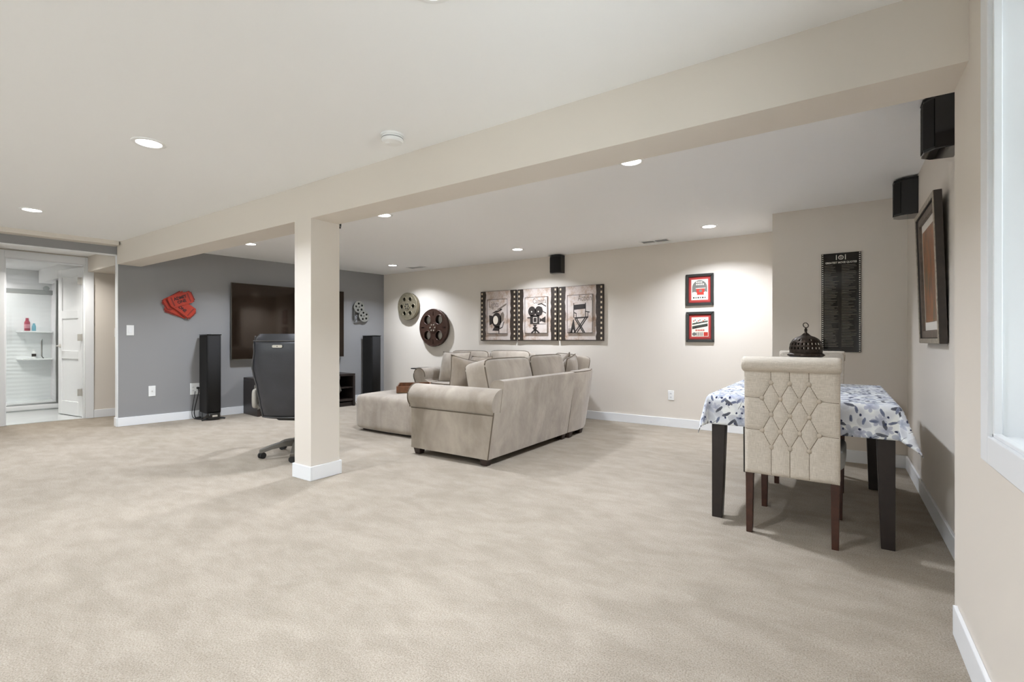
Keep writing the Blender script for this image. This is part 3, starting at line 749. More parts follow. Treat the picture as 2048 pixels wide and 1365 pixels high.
# ------------------------------------------------------------------ tickets and small reels on the grey wall
RW = (PI/2, 0, PI/2)      # plate in local XY -> upright on a wall whose normal is local +x
def ticket_outline(w, h):
    n = 0.018
    pts = [(-w/2+n, -h/2), (w/2-n, -h/2), (w/2-n, -h/2+n), (w/2, -h/2+n)]
    m = 7
    for i in range(m):
        y0 = -h/2+n + (h-2*n)*(i+0.5)/m
        pts += [(w/2-0.006, y0), (w/2, y0 + (h-2*n)/m/2)]
    pts += [(w/2-n, h/2-n), (w/2-n, h/2), (-w/2+n, h/2), (-w/2+n, h/2-n), (-w/2, h/2-n)]
    for i in range(m):
        y0 = h/2-n - (h-2*n)*(i+0.5)/m
        pts += [(-w/2+0.006, y0), (-w/2, y0 - (h-2*n)/m/2)]
    pts += [(-w/2+n, -h/2+n)]
    return pts
t = thing('ticket_wall_art', 'red metal fan of cinema tickets on the grey wall reading ADMIT ONE', 'wall art', tv(0.0, 0.585, 1.497), TROT)
TKW, TKH = 0.275, 0.150
for i, (dy, dz, ang, ox, mt) in enumerate(((-0.015, -0.075, -20, 0.012, 'ticket_red_deep'), (-0.010, -0.060, -26, 0.018, 'ticket_red'), (-0.045, 0.045, 36, 0.024, 'ticket_red_deep'), (-0.03, 0.05, 30, 0.030, 'ticket_red'),
                                          (0.055, -0.055, -42, 0.036, 'ticket_red_deep'), (0.050, -0.040, -38, 0.042, 'ticket_red'), (0.03, 0.065, 24, 0.048, 'ticket_red_deep'), (0.015, 0.06, 21, 0.056, 'ticket_red'))):
    a = math.radians(ang)
    tk = plate('ticket', [ticket_outline(TKW, TKH)], 0.004, mt, t, (ox, dy, dz), (PI/2, 0, PI/2))
    tk.rotation_euler = (Matrix.Rotation(PI/2, 4, 'Z') @ Matrix.Rotation(PI/2, 4, 'X') @ Matrix.Rotation(a, 4, 'Z')).to_euler()
    for sx in (-1, 1):
        plate('end_band', [rect(sx*0.095-0.008, -0.058, sx*0.095+0.008, 0.058)], 0.001, 'ticket_red_deep', tk, (0, 0, 0.0026))
    if i == 7:
        text('lettering', 'ADMIT', 0.052, 'ticket_ink', tk, (0, 0.024, 0.003), bold=0.0022, sx=0.92)
        text('lettering', 'ONE', 0.052, 'ticket_ink', tk, (0, -0.026, 0.003), bold=0.0022, sx=0.92)
    if i == 5:
        text('lettering', 'ONE', 0.052, 'ticket_ink', tk, (0, -0.026, 0.003), bold=0.0022, sx=0.92)
def mini_reel(parent, dy, dz, r, ox):
    holes = [circ(0.60*r*math.cos(a), 0.60*r*math.sin(a), 0.19*r, 14) for a in [2*PI*k/5+0.5 for k in range(5)]]
    o = plate('reel_disc', [circ(0, 0, r, 36)] + holes + [circ(0, 0, 0.11*r, 12)], 0.006, 'pewter', parent, (ox, dy, dz), RW)
    part('reel_rim', MB().tube([(r*math.cos(2*PI*k/32), r*math.sin(2*PI*k/32), 0) for k in range(32)], 0.006, 6, close=True), 'pewter', o)
    part('reel_back', MB().lathe([(0, -0.028), (r*0.97, -0.028), (r*0.97, -0.024), (0, -0.024)], 32), 'pewter_dark', o)
t = thing('small_reel_wall_art', 'small grey metal wall art of two film reels right of the television', 'wall art', tv(0.0, 3.21, 1.51), TROT)
mini_reel(t, -0.03, 0.085, 0.098, 0.050); mini_reel(t, 0.055, -0.065, 0.095, 0.060)
strip = [(-0.125, 0.03), (-0.128, -0.05), (-0.130, -0.12), (-0.115, -0.165), (-0.07, -0.172), (-0.02, -0.160), (0.03, -0.155)]
part('film_ribbon', MB().loft([[(0.012, y, z), (0.016, y, z), (0.055, y+0.012, z), (0.051, y+0.012, z-0.002)] for y, z in strip]), 'pewter', t)
for i in range(9): part('sprocket_notch', MB().box(0.030, 0.058, -0.137, -0.129, 0.02-i*0.019, 0.028-i*0.019), 'pewter_dark', t)
part('film_loop', MB().tube([(0.04, -0.115+0.05*math.sin(PI*i/8), -0.04-0.12*i/8) for i in range(9)], 0.004, 6), 'pewter_dark', t)
part('mount_pin', MB().box(0, 0.03, -0.05, -0.03, 0.07, 0.09).box(0, 0.04, 0.05, 0.07, -0.08, -0.06), 'pewter_dark', t)

# ------------------------------------------------------------------ film reels on the back wall (local x out of wall -> -y)
RB = -PI/2
def big_reel(label, x, z, r, mat, nh, hr, hc, tilt, slots):
    t = thing('film_reel', label, 'wall art', (x, YB, z), RB)
    holes = [circ(hc*r*math.cos(tilt+2*PI*k/nh), hc*r*math.sin(tilt+2*PI*k/nh), hr*r, 28) for k in range(nh)]
    outl = [circ(0, 0, r, 64)] + holes
    if slots:
        for k in range(4):
            a = PI/2*k; ca, sa = math.cos(a), math.sin(a)
            outl.append([(ca*p - sa*q, sa*p + ca*q) for p, q in rect(0.64*r, -0.022*r, 0.88*r, 0.022*r)])
    front = plate('front_flange', outl, 0.010, mat, t, (0.075, 0, 0), RW)
    part('front_rim', MB().tube([(r*math.cos(2*PI*k/64), r*math.sin(2*PI*k/64), 0) for k in range(64)], 0.009, 8, close=True), mat, front)
    plate('back_flange', outl, 0.008, mat, t, (0.022, 0, 0), RW)
    ring = MB()
    part('outer_band', ring.loft([[(x0, rr*math.cos(2*PI*k/64), rr*math.sin(2*PI*k/64)) for k in range(64)] for x0, rr in ((0.022, r*0.985), (0.075, r*0.985), (0.075, r*0.95), (0.022, r*0.95))], close=True, cap=False), mat, t)
    part('hub', MB().prism(circ(0, 0, r*0.20, 24), 0.0, 0.082, 'x'), mat, t)
    hub = part('hub_cap', MB().prism(circ(0, 0, r*0.28, 28), 0.080, 0.090, 'x'), mat, t, bevel=0.002)
    for k in range(6):
        a = 2*PI*k/6
        part('hub_bolt', MB().prism(circ(r*0.17*math.cos(a), r*0.17*math.sin(a), r*0.045, 12), 0.088, 0.098, 'x'), 'reel_hole_dark' if not slots else 'frame_silver', t)
    for k in range(nh):
        a = tilt + 2*PI*k/nh
        part('hole_collar', MB().tube([(0.080, hc*r*math.cos(a)+hr*r*math.cos(b), hc*r*math.sin(a)+hr*r*math.sin(b)) for b in [2*PI*i/24 for i in range(24)]], 0.006, 6, close=True), mat, t)
    return t
big_reel('bronze grey film reel with six round holes high on the back wall', -6.03, 1.607, 0.226, 'bronze_reel', 6, 0.165, 0.60, 0.0, False)
big_reel('dark brown film reel with four large holes above the sofa', -5.437, 1.237, 0.300, 'brown_reel', 4, 0.255, 0.60, PI/4, True)

# ------------------------------------------------------------------ three canvases
def ragged(x0, x1, z0, z1, side, amp=0.008, n=14):
    """vertical strip with one ragged edge"""
    pts = []
    if side > 0:
        pts = [(x0, z0)]
        for i in range(n+1): pts.append((x1 + random.uniform(-amp, amp), z0 + (z1-z0)*i/n))
        pts.append((x0, z1))
    else:
        pts = [(x1, z1)]
        for i in range(n+1): pts.append((x0 + random.uniform(-amp, amp), z1 - (z1-z0)*i/n))
        pts.append((x1, z0))
    return pts
def canvas(label, x0, x1, z0, z1, motif):
    cx, cz = (x0+x1)/2, (z0+z1)/2; w2, h2 = (x1-x0)/2, (z1-z0)/2
    t = thing('canvas_print', label, 'canvas print', (cx, YB, cz), RB)
    # local y runs to the viewer's left-to-right as +y -> +x world
    part('stretcher', MB().box(0.0, 0.034, -w2, w2, -h2, h2), 'film_strip', t, bevel=0.002)
    part('plaster_ground', MB().box(0.034, 0.036, -w2+0.004, w2-0.004, -h2+0.012, h2-0.004), 'aged_plaster', t)
    sw = 0.098
    plate('film_edge', [ragged(-w2, -w2+sw, -h2, h2, 1)], 0.001, 'film_strip', t, (0.0368, 0, 0), RW)
    plate('film_edge', [ragged(w2-sw, w2, -h2, h2, -1)], 0.001, 'film_strip', t, (0.0368, 0, 0), RW)
    for sx in (-1, 1):
        for i in range(11):
            zz = -h2 + 2*h2*(i+0.5)/11
            yy = sx*(w2-0.026)
            part('sprocket_hole', MB().box(0.0372, 0.0382, yy-0.011, yy+0.011, zz-0.014, zz+0.014), 'sprocket_cream', t)
    iw, ih = 0.185, 0.255
    ip = part('inset_panel', MB().box(0.036, 0.060, -iw, iw, -0.01-ih, -0.01+ih), 'aged_plaster', t, bevel=0.001)
    plate('inset_border', [rect(-iw, -ih, iw, ih), rect(-iw+0.006, -ih+0.006, iw-0.006, ih-0.006)], 0.001, 'print_dark', ip, (0.0606, 0, -0.01), RW)
    motif(ip)
    return t
def pp(parent, name, pts, m='print_dark', lift=0.0):
    plate(name, [pts], 0.0012, m, parent, (0.0608 + lift, 0, -0.01), RW)
def bar(a, b, w):
    a, b = Vector(a), Vector(b); n = (b-a).normalized(); n = Vector((-n.y, n.x)) * w/2
    return [tuple(a-n), tuple(b-n), tuple(b+n), tuple(a+n)]
def m_spot(ip):
    pp(ip, 'lamp_body', circ(-0.005, -0.055, 0.085, 32, 0.11))
    pp(ip, 'lamp_lens', circ(-0.025, -0.055, 0.045, 28, 0.065), 'paper_cream', 0.0012)
    pp(ip, 'lamp_rear', [(0.05, -0.12), (0.12, -0.06), (0.13, 0.02), (0.11, 0.065), (0.07, 0.045)], 'print_mid')
    pp(ip, 'barn_door', [(-0.145, 0.02), (-0.08, 0.01), (-0.07, -0.10), (-0.135, -0.13)])
    pp(ip, 'barn_door', [(-0.045, -0.15), (0.055, -0.145), (0.03, -0.215), (-0.085, -0.21)])
    pp(ip, 'barn_door', [(-0.10, 0.045), (-0.02, 0.085), (0.085, 0.09), (0.095, 0.11), (0.06, 0.11), (0.02, 0.065), (-0.05, 0.05)])
    pp(ip, 'yoke', bar((0.03, -0.19), (0.10, -0.16), 0.014)); pp(ip, 'yoke', bar((0.10, -0.16), (0.125, -0.08), 0.012))
    pp(ip, 'stand', bar((0.035, -0.25), (0.035, -0.15), 0.014))
    pp(ip, 'light_beam', [(0.0, 0.10), (0.17, 0.19), (0.17, 0.165), (0.03, 0.09)], 'print_mid', -0.0004)
    text('lettering', 'Lights', 0.125, 'print_mid', ip, (0.0612, -0.06, 0.165), RW, sx=0.62)
def m_cam(ip):
    for cx in (-0.065, 0.045):
        pp(ip, 'magazine', circ(cx, 0.055, 0.062, 30, 0.07))
        pp(ip, 'magazine_hub', circ(cx-0.005, 0.05, 0.010, 12), 'paper_cream', 0.0012)
    pp(ip, 'magazine_side', [(0.06, 0.12), (0.10, 0.11), (0.118, 0.06), (0.10, 0.0), (0.07, -0.01), (0.10, 0.06)], 'print_mid', -0.0004)
    pp(ip, 'camera_body', rect(-0.095, -0.125, 0.055, 0.0))
    pp(ip, 'camera_plate', rect(-0.045, -0.105, 0.02, -0.03), 'paper_cream', 0.0012)
    pp(ip, 'camera_plate_inner', rect(-0.038, -0.098, 0.013, -0.037), 'print_dark', 0.0024)
    pp(ip, 'lens_hood', [(0.06, -0.04), (0.09, -0.055), (0.155, -0.02), (0.155, -0.11), (0.09, -0.085), (0.06, -0.10)])
    pp(ip, 'matte_bar', rect(0.03, -0.128, 0.165, -0.122))
    pp(ip, 'crank', bar((-0.14, -0.035), (-0.09, -0.035), 0.014))
    pp(ip, 'tripod_head', [(-0.05, -0.13), (0.02, -0.13), (0.0, -0.16), (0.025, -0.18), (0.0, -0.205), (-0.035, -0.205), (-0.055, -0.18), (-0.03, -0.16)])
    for i in range(3): pp(ip, 'tripod_leg', bar((-0.01, -0.20), (-0.075+0.065*i, -0.252), 0.022))
    pp(ip, 'film_trail', [(0.03, 0.14), (0.09, 0.15), (0.165, 0.11), (0.165, 0.125), (0.09, 0.165), (0.03, 0.155)])
    pp(ip, 'film_trail', [(0.09, 0.055), (0.165, 0.015), (0.165, 0.03), (0.09, 0.068)])
    text('lettering', 'Camera', 0.105, 'print_mid', ip, (0.0612, 0.055, 0.185), RW, sx=0.66)
def m_chair(ip):
    pp(ip, 'chair_back', [(-0.085, 0.055), (0.085, 0.065), (0.085, 0.13), (-0.085, 0.12)])
    for sx in (-1, 1): pp(ip, 'chair_post', bar((sx*0.085, -0.05), (sx*0.085, 0.145), 0.010))
    pp(ip, 'arm_rest', bar((-0.09, 0.02), (-0.045, 0.005), 0.012)); pp(ip, 'arm_rest', bar((0.085, 0.03), (0.145, 0.018), 0.012))
    pp(ip, 'arm_post', bar((-0.05, -0.06), (-0.05, 0.005), 0.008)); pp(ip, 'arm_post', bar((0.12, -0.05), (0.12, 0.02), 0.008))
    pp(ip, 'seat', [(-0.085, -0.045), (-0.06, -0.065), (0.125, -0.055), (0.125, -0.035), (0.085, -0.04)])
    for a, b2 in (((-0.07, -0.06), (0.055, -0.25)), ((-0.045, -0.06), (0.075, -0.25)), ((0.11, -0.05), (-0.04, -0.25)), ((0.08, -0.055), (-0.075, -0.25))):
        pp(ip, 'chair_leg', bar(a, b2, 0.014))
    pp(ip, 'megaphone', [(-0.14, -0.25), (-0.095, -0.075), (-0.085, -0.075), (-0.055, -0.25), (-0.08, -0.25), (-0.085, -0.21), (-0.105, -0.21), (-0.115, -0.25)])
    pp(ip, 'ground_line', rect(-0.165, -0.254, -0.06, -0.246))
    for i in range(4): pp(ip, 'grass_blade', bar((-0.165+0.018*i, -0.25), (-0.158+0.018*i, -0.19), 0.007))
    text('lettering', 'Action', 0.115, 'print_mid', ip, (0.0612, 0.075, 0.195), RW, sx=0.66)
canvas('left canvas of three showing a dark film spotlight between film edges', -4.493, -3.850, 1.025, 1.766, m_spot)
canvas('middle canvas of three showing a vintage movie camera between film edges', -3.822, -3.176, 1.026, 1.764, m_cam)
canvas('right canvas of three showing a director folding chair between film edges', -3.148, -2.500, 1.027, 1.760, m_chair)

# ------------------------------------------------------------------ two small framed pictures
def framed(label, x0, x1, z0, z1, art):
    cx, cz = (x0+x1)/2, (z0+z1)/2; w2, h2 = (x1-x0)/2, (z1-z0)/2
    t = thing('framed_picture', label, 'framed picture', (cx, YB, cz), RB)
    fw = 0.032
    for a in ([(-w2,-h2),(w2,-h2),(w2-fw,-h2+fw),(-w2+fw,-h2+fw)], [(w2,-h2),(w2,h2),(w2-fw,h2-fw),(w2-fw,-h2+fw)], [(w2,h2),(-w2,h2),(-w2+fw,h2-fw),(w2-fw,h2-fw)], [(-w2,h2),(-w2,-h2),(-w2+fw,-h2+fw),(-w2+fw,h2-fw)]):
        part('frame_bar', MB().prism(a, 0.0, 0.024, 'x'), 'frame_black', t, bevel=0.004)
    part('outer_mat', MB().box(0.002, 0.010, -w2+fw, w2-fw, -h2+fw, h2-fw), 'mat_red', t)
    part('inner_mat', MB().box(0.010, 0.0115, -w2+fw+0.012, w2-fw-0.012, -h2+fw+0.012, h2-fw-0.012), 'mat_red_light', t)
    part('print', MB().box(0.0115, 0.0125, -w2+0.062, w2-0.062, -h2+0.064, h2-0.064), 'paper_cream', t)
    art(t, w2-0.062, h2-0.064)
    return t
def ap(t, name, pts, m, lift=0.0): plate(name, [pts], 0.0006, m, t, (0.0130+lift, 0, 0), RW)
def art1(t, a, b):
    ap(t, 'arch_shape', [(-a*0.9, -b*0.3)] + [(a*0.9*math.cos(PI-PI*i/16), b*0.2+b*0.72*math.sin(PI*i/16)) for i in range(17)] + [(a*0.9, -b*0.3)], 'print_grey')
    for r in range(2):
        for i in range(4+r): ap(t, 'letter_mark', rect(-a*0.42+i*a*0.2, b*(0.66-0.22*r), -a*0.42+i*a*0.2+a*0.13, b*(0.80-0.22*r)), 'paper_cream', 0.0007)
    ap(t, 'box_shape', [(-a*0.42, b*0.12), (a*0.62, b*0.12), (a*0.5, -b*0.5), (-a*0.3, -b*0.5)], 'print_red', 0.0014)
    ap(t, 'box_rim', rect(-a*0.46, b*0.10, a*0.72, b*0.16), 'paper_cream', 0.0021)
    ap(t, 'box_logo', circ(a*0.12, -b*0.12, a*0.2, 16, b*0.14), 'print_grey', 0.0021)
    ap(t, 'oval_label', circ(-a*0.62, -b*0.38, a*0.32, 20, b*0.17), 'paper_cream', 0.0028)
    ap(t, 'oval_label', circ(a*0.7, -b*0.35, a*0.2, 20, b*0.13), 'paper_cream', 0.0028)
    for i in range(6): ap(t, 'ingredient_mark', circ(-a*0.7+i*a*0.27, -b*0.78, a*0.1, 10, b*0.08), 'print_grey' if i % 2 else 'print_dark', 0.0007)
def art2(t, a, b):
    for k, (z, m) in enumerate(((0.35, 'print_green'), (0.05, 'print_green'), (-0.10, 'print_dark'))):
        ap(t, 'film_band', [(-a*0.92, b*(z-0.12)), (a*0.92, b*(z+0.16)), (a*0.92, b*(z+0.30)), (-a*0.92, b*(z+0.02))], m)
    for i in range(9): ap(t, 'blossom_mark', circ(-a*0.75+i*a*0.19, b*(0.62+0.12*math.sin(i*2.1)), a*0.08, 8), 'print_red' if i % 3 == 0 else 'print_grey', 0.0007)
    for i in range(5): ap(t, 'letter_mark', rect(-a*0.5+i*a*0.22, -b*0.42, -a*0.5+i*a*0.22+a*0.14, -b*0.26), 'print_red', 0.0007)
    for i in range(5): ap(t, 'stripe', rect(-a*0.42+i*a*0.17, -b*0.95, -a*0.42+i*a*0.17+a*0.08, -b*0.55), 'print_dark' if i % 2 else 'print_grey')
    ap(t, 'round_mark', circ(-a*0.68, -b*0.74, a*0.26, 16, b*0.18), 'print_grey', 0.0007)
    ap(t, 'red_corner', rect(a*0.45, -b*0.95, a*0.95, -b*0.55), 'print_red', 0.0007)
framed('upper small framed picture with red mat on the back wall', -1.473, -1.165, 1.437, 1.802, art1)
framed('lower small framed picture with red mat on the back wall', -1.470, -1.161, 1.013, 1.364, art2)

# ------------------------------------------------------------------ wall speakers
def wall_speaker(label, loc, rz, w=0.20, d=0.13, h=0.245):
    """bipole surround: local x out of the wall, bevelled plan"""
    t = thing('surround_speaker', label, 'speaker', loc, rz)
    pl = [(0, -w/2), (d*0.72, -w*0.42), (d, -w*0.22), (d, w*0.22), (d*0.72, w*0.42), (0, w/2)]
    part('cabinet', MB().prism(pl, 0.0, h), 'gloss_black', t, bevel=0.004)
    part('grille', MB().loft([[(d*0.74, sgn*0 + -w*0.425, z), (d*1.01, -w*0.22, z), (d*1.035, 0, z), (d*1.01, w*0.22, z), (d*0.74, w*0.425, z), (d*0.9, 0, z)] for sgn, z in ((0, 0.014), (0, h-0.014))]), 'speaker_grille', t)
    part('top_cap', MB().prism([(a*1.02, c*1.02) for a, c in pl], h, h+0.006), 'black_satin', t)
    part('wall_mount', MB().box(0, 0.012, -0.03, 0.03, 0.03, h-0.03), 'black_satin', t)
    return t
wall_speaker('small black speaker high on the back wall above the canvases', (-3.175, YB, 1.945), RB, 0.20, 0.12, 0.235)
wall_speaker('black surround speaker high on the right wall beyond the framed painting', (XD, 4.46, 1.925), PI, 0.20, 0.13, 0.25)
wall_speaker('black surround speaker high on the right wall just under the beam', (XD, 3.03, 1.925), PI, 0.20, 0.13, 0.25)
wall_speaker('small black speaker peeking out behind the top of the column', (-3.385, BY1, 1.945), PI/2, 0.19, 0.12, 0.22)

# ------------------------------------------------------------------ movie quotes poster
t = thing('movie_quotes_poster', 'tall black poster of 101 greatest movie quotes on the nook wall', 'poster', (0.024, YN, 1.36), RB)
pw, ph = 0.140, 0.425
part('board', MB().box(0, 0.012, -pw, pw, -ph, ph), 'gloss_black', t, bevel=0.001)
hol = MB()
for sx in (-1, 1):
    for i in range(48):
        zz = -ph + 2*ph*(i+0.5)/48
        hol.box(0.012, 0.0126, sx*(pw-0.009)-0.0045, sx*(pw-0.009)+0.0045, zz-0.0042, zz+0.0042)
o = part('film_perforations', hol, 'poster_white', t, smooth=False); o['kind'] = 'stuff'
text('title_number', '1 1', 0.062, 'poster_white', t, (0.0125, 0, 0.385), RW, 0.0006, space=1.25)
plate('reel_zero', [circ(0, 0, 0.019, 24), circ(0, 0, 0.014, 24)], 0.0006, 'poster_white', t, (0.0125, 0, 0.386), RW)
text('title_number', '0', 0.030, 'poster_white', t, (0.0125, 0, 0.386), RW, 0.0006)
text('title', 'GREATEST MOVIE QUOTES', 0.0225, 'poster_white', t, (0.0125, 0, 0.342), RW, 0.0006, sx=0.82, bold=0.0005)
ln = MB(); rr = random.Random(3)
for c0 in (-0.118, 0.006):
    for i in range(52):
        zz = 0.318 - i*0.0136
        ln.box(0.012, 0.0124, c0, c0 + rr.uniform(0.045, 0.105), zz-0.0016, zz+0.0016)
o = part('quote_lines', ln, 'poster_grey', t, smooth=False); o['kind'] = 'stuff'

# ------------------------------------------------------------------ framed painting on the right wall (leans out a little at the top)
t = thing('framed_painting', 'large framed brown painting with white mat hanging on the right wall', 'painting', (XD-0.004, 3.60, 1.02), PI)
t.rotation_euler = (0, math.radians(1.7), PI)
w2, hh = 0.35, 0.79
fw = 0.075
def mitre(w2, h0, h1, f):
    return ([(-w2,h0),(w2,h0),(w2-f,h0+f),(-w2+f,h0+f)], [(w2,h0),(w2,h1),(w2-f,h1-f),(w2-f,h0+f)], [(w2,h1),(-w2,h1),(-w2+f,h1-f),(w2-f,h1-f)], [(-w2,h1),(-w2,h0),(-w2+f,h0+f),(-w2+f,h1-f)])
for a in mitre(w2-0.03, 0.03, hh-0.03, fw-0.03): part('frame_bar', MB().prism(a, 0.004, 0.026, 'x'), 'frame_wood', t, bevel=0.004)
for a in mitre(w2, 0.0, hh, 0.03): part('frame_edge', MB().prism(a, 0.0, 0.034, 'x'), 'frame_dark_side', t, bevel=0.002)
for a in mitre(w2-0.001, 0.001, hh-0.001, 0.027): part('silver_lip', MB().prism(a, 0.033, 0.037, 'x'), 'frame_silver', t, bevel=0.001)
part('white_mat', MB().box(0.004, 0.012, -w2+fw, w2-fw, fw, hh-fw), 'mat_white', t)
part('painted_panel', MB().box(0.012, 0.016, -w2+fw+0.05, w2-fw-0.05, fw+0.05, hh-fw-0.05), 'painting_canvas', t)

# ------------------------------------------------------------------ sofa pieces
def bend(y, z): return 0
def roll_arm(mb, fx, bx, y0, sgn, zs=0.425, r=0.112, inner=0.27, fz=None):
    """rolled arm: outer panel at y0, arm extends to y0+sgn*inner; x from fx to bx(z)"""
    prof = [(0.0, 0.06), (0.0, zs-0.004), (0.010, zs), (0.0, zs+0.006)]
    cy, cz = r-0.030, zs + r - 0.012
    for i in range(15):
        a = PI*1.22 - (PI*1.34)*i/14
        prof.append((cy + r*math.cos(a), cz + r*math.sin(a)))
    prof += [(inner, zs+0.02), (inner, 0.06)]
    ring0 = [(fx(z), y0+sgn*y, z) for y, z in prof]; ring1 = [(bx(z), y0+sgn*y, z) for y, z in prof]
    mid = [[(fx(z)+(bx(z)-fx(z))*k/8, y0+sgn*y, z) for y, z in prof] for k in range(1, 8)]
    rings = [ring0] + mid + [ring1]
    if sgn < 0: rings = [r_[::-1] for r_ in rings]
    mb.loft(rings)
    return [(fx(z), y0+sgn*y, z) for y, z in prof]
def box_cushion(parent, name, w, d, h, loc, rot, mat='suede', bulge=0.35, k=11):
    """w along local x, d thickness along local y, h height; piping round both faces"""
    c = part(name, MB().rbox(w, d, h, k, 12, (0.02, bulge, 0.05)), mat, parent, loc=loc, rot=rot)
    for sg in (-1, 1):
        pth = []
        for i in range(64):
            a = 2*PI*i/64; x, z = math.cos(a), math.sin(a)
            nn = (abs(x)**11 + abs(z)**11) ** (1/11)
            x, z = x/nn, z/nn
            pth.append((x*w/2*0.982, sg*d/2*0.84, z*h/2*(0.982+0.045*(1-x*x)*0.5)))
        part('piping', MB().tube(pth, 0.006, 6, close=True), 'suede_welt', c)
    return c
def back_x(z): return -2.350 + 0.100*(z-0.06)/0.64
# --- loveseat with its back to the dining area
t = thing('loveseat', 'taupe suede loveseat seen from behind with rolled arm nearest to the camera', 'sofa', (-2.8, 3.82, 0))
ox, oy = -2.8, 3.82
def lx(x): return x - ox
def ly(y): return y - oy
m = MB()
pr = roll_arm(m, lambda z: lx(-3.222) - (0.018 if z > 0.43 else 0), lambda z: lx(back_x(z) - 0.006), ly(3.122), 1)
arm = part('rolled_arm', m, 'suede', t, angle=50)
part('arm_welt', MB().tube(pr[3:18], 0.006, 6), 'suede_welt', arm)
part('arm_seam', MB().tube([(lx(-3.222), ly(3.121), 0.425), (lx(back_x(0.425)), ly(3.121), 0.425)], 0.004, 6), 'suede_welt', arm)
part('corner_welt', MB().tube([(lx(back_x(z)), ly(3.122), z) for z in (0.06, 0.2, 0.35, 0.45)], 0.005, 6), 'suede_welt', arm)
# back: slightly reclined slab with rounded top
def slab_back(y0, y1, xf, z0=0.06, z1=0.705, th=0.13):
    rings = []
    for k in range(9):
        y = y0 + (y1-y0)*k/8
        rings.append([(xf(z0)-0.2, y, z0), (xf(z0), y, z0), (xf(0.35), y, 0.35), (xf(z1-0.03), y, z1-0.03), (xf(z1)-0.012, y, z1-0.006), (xf(z1)-0.05, y, z1+0.004), (xf(z1)-th+0.01, y, z1-0.005), (xf(z1)-th-0.01, y, z1-0.04), (xf(0.35)-0.2, y, 0.35)])
    return rings
rs = slab_back(3.215, 4.505, back_x)
part('back_frame', MB().loft([[(lx(x), ly(y), z) for x, y, z in r] for r in rs]), 'suede', t, angle=40)
part('back_end_panel', MB().hexa([(lx(back_x(0.06)-0.1), ly(3.130), 0.06), (lx(back_x(0.06)), ly(3.130), 0.06), (lx(back_x(0.06)), ly(3.2155), 0.06), (lx(back_x(0.06)-0.1), ly(3.2155), 0.06), (lx(back_x(0.44)-0.1), ly(3.130), 0.44), (lx(back_x(0.44)), ly(3.130), 0.44), (lx(back_x(0.44)), ly(3.2155), 0.44), (lx(back_x(0.44)-0.1), ly(3.2155), 0.44)]), 'suede', t, smooth=False)
part('seat_base', MB().box(lx(-3.20), lx(-2.45), ly(3.39), ly(4.50), 0.06, 0.27), 'suede', t, bevel=0.02)
part('far_panel', MB().box(lx(-3.19), lx(-2.40), ly(4.495), ly(4.515), 0.06, 0.42), 'suede', t)
for k in range(2):
    box_cushion(t, 'seat_cushion', 0.555, 0.17, 0.70, (lx(-2.90), ly(3.672+0.56*k), 0.36), (PI/2, 0, PI/2), bulge=0.12)
for k in range(2):
    c = box_cushion(t, 'back_cushion', 0.72-0.06*k, 0.255, 0.43, (lx(-2.545+0.01*k), ly(3.60+0.685*k), 0.640+0.010*k), (0, 0, 0), bulge=0.22)
    c.rotation_euler = (Matrix.Rotation(PI/2, 4, 'Z') @ Matrix.Rotation(math.radians(-13), 4, 'X')).to_euler()
def foot(parent, x, y):
    part('foot', MB().hexa([(x-0.028,y-0.028,0),(x+0.028,y-0.028,0),(x+0.028,y+0.028,0),(x-0.028,y+0.028,0),(x-0.04,y-0.04,0.062),(x+0.04,y-0.04,0.062),(x+0.04,y+0.04,0.062),(x-0.04,y+0.04,0.062)]), 'sofa_foot', parent, bevel=0.003)
for x, y in ((-3.17, 3.175), (-2.41, 3.175), (-3.17, 4.46), (-2.40, 4.46)): foot(t, lx(x), ly(y))
# --- curved corner piece
t = thing('corner_sofa_piece', 'curved taupe corner piece joining the two loveseats', 'sofa', (-2.9, 5.15, 0))
ox, oy = -2.9, 5.15
outer = [(-2.268, 4.520), (-2.250, 4.72), (-2.268, 4.92), (-2.36, 5.16), (-2.54, 5.38), (-2.78, 5.56), (-3.05, 5.66), (-3.30, 5.695), (-3.55, 5.70)]
def off_ring(dist, outw=0.0):
    r = []
    for i, (x, y) in enumerate(outer):
        a = outer[max(0, i-1)]; b2 = outer[min(len(outer)-1, i+1)]
        tx, ty = b2[0]-a[0], b2[1]-a[1]; l = math.hypot(tx, ty)
        nx, ny = ty/l, -tx/l
        r.append((x + nx*dist, y + ny*dist))
    return r
rings = []
lv = [(-0.085, 0.06), (-0.04, 0.35), (0.0, 0.68), (-0.012, 0.705), (-0.06, 0.715), (-0.13, 0.70), (-0.17, 0.35), (-0.26, 0.06)]
offs = [(off_ring(d), z) for d, z in lv]
for i in range(len(outer)):
    rings.append([(o_[i][0]-ox, o_[i][1]-oy, z) for o_, z in offs])
part('back_frame', MB().loft(rings), 'suede', t, angle=60)
part('back_welt', MB().tube([(p[0]-ox, p[1]-oy, 0.70) for p in off_ring(-0.01)], 0.005, 6), 'suede_welt', t)
sp = [(-3.19, 4.525), (-2.44, 4.525), (-2.44, 4.9), (-2.58, 5.25), (-2.85, 5.47), (-3.2, 5.58), (-3.54, 5.58), (-3.54, 4.95)]
part('seat_base', MB().prism([(x-ox, y-oy) for x, y in sp], 0.06, 0.27), 'suede', t, bevel=0.02)
part('seat_cushion', MB().prism([(x-ox, y-oy) for x, y in sp], 0.275, 0.44), 'suede', t, bevel=0.04, bseg=4)
box_cushion(t, 'back_cushion', 0.80, 0.20, 0.42, (-2.75-ox, 5.33-oy, 0.645), (math.radians(-10), 0, math.radians(-43)), bulge=0.2)
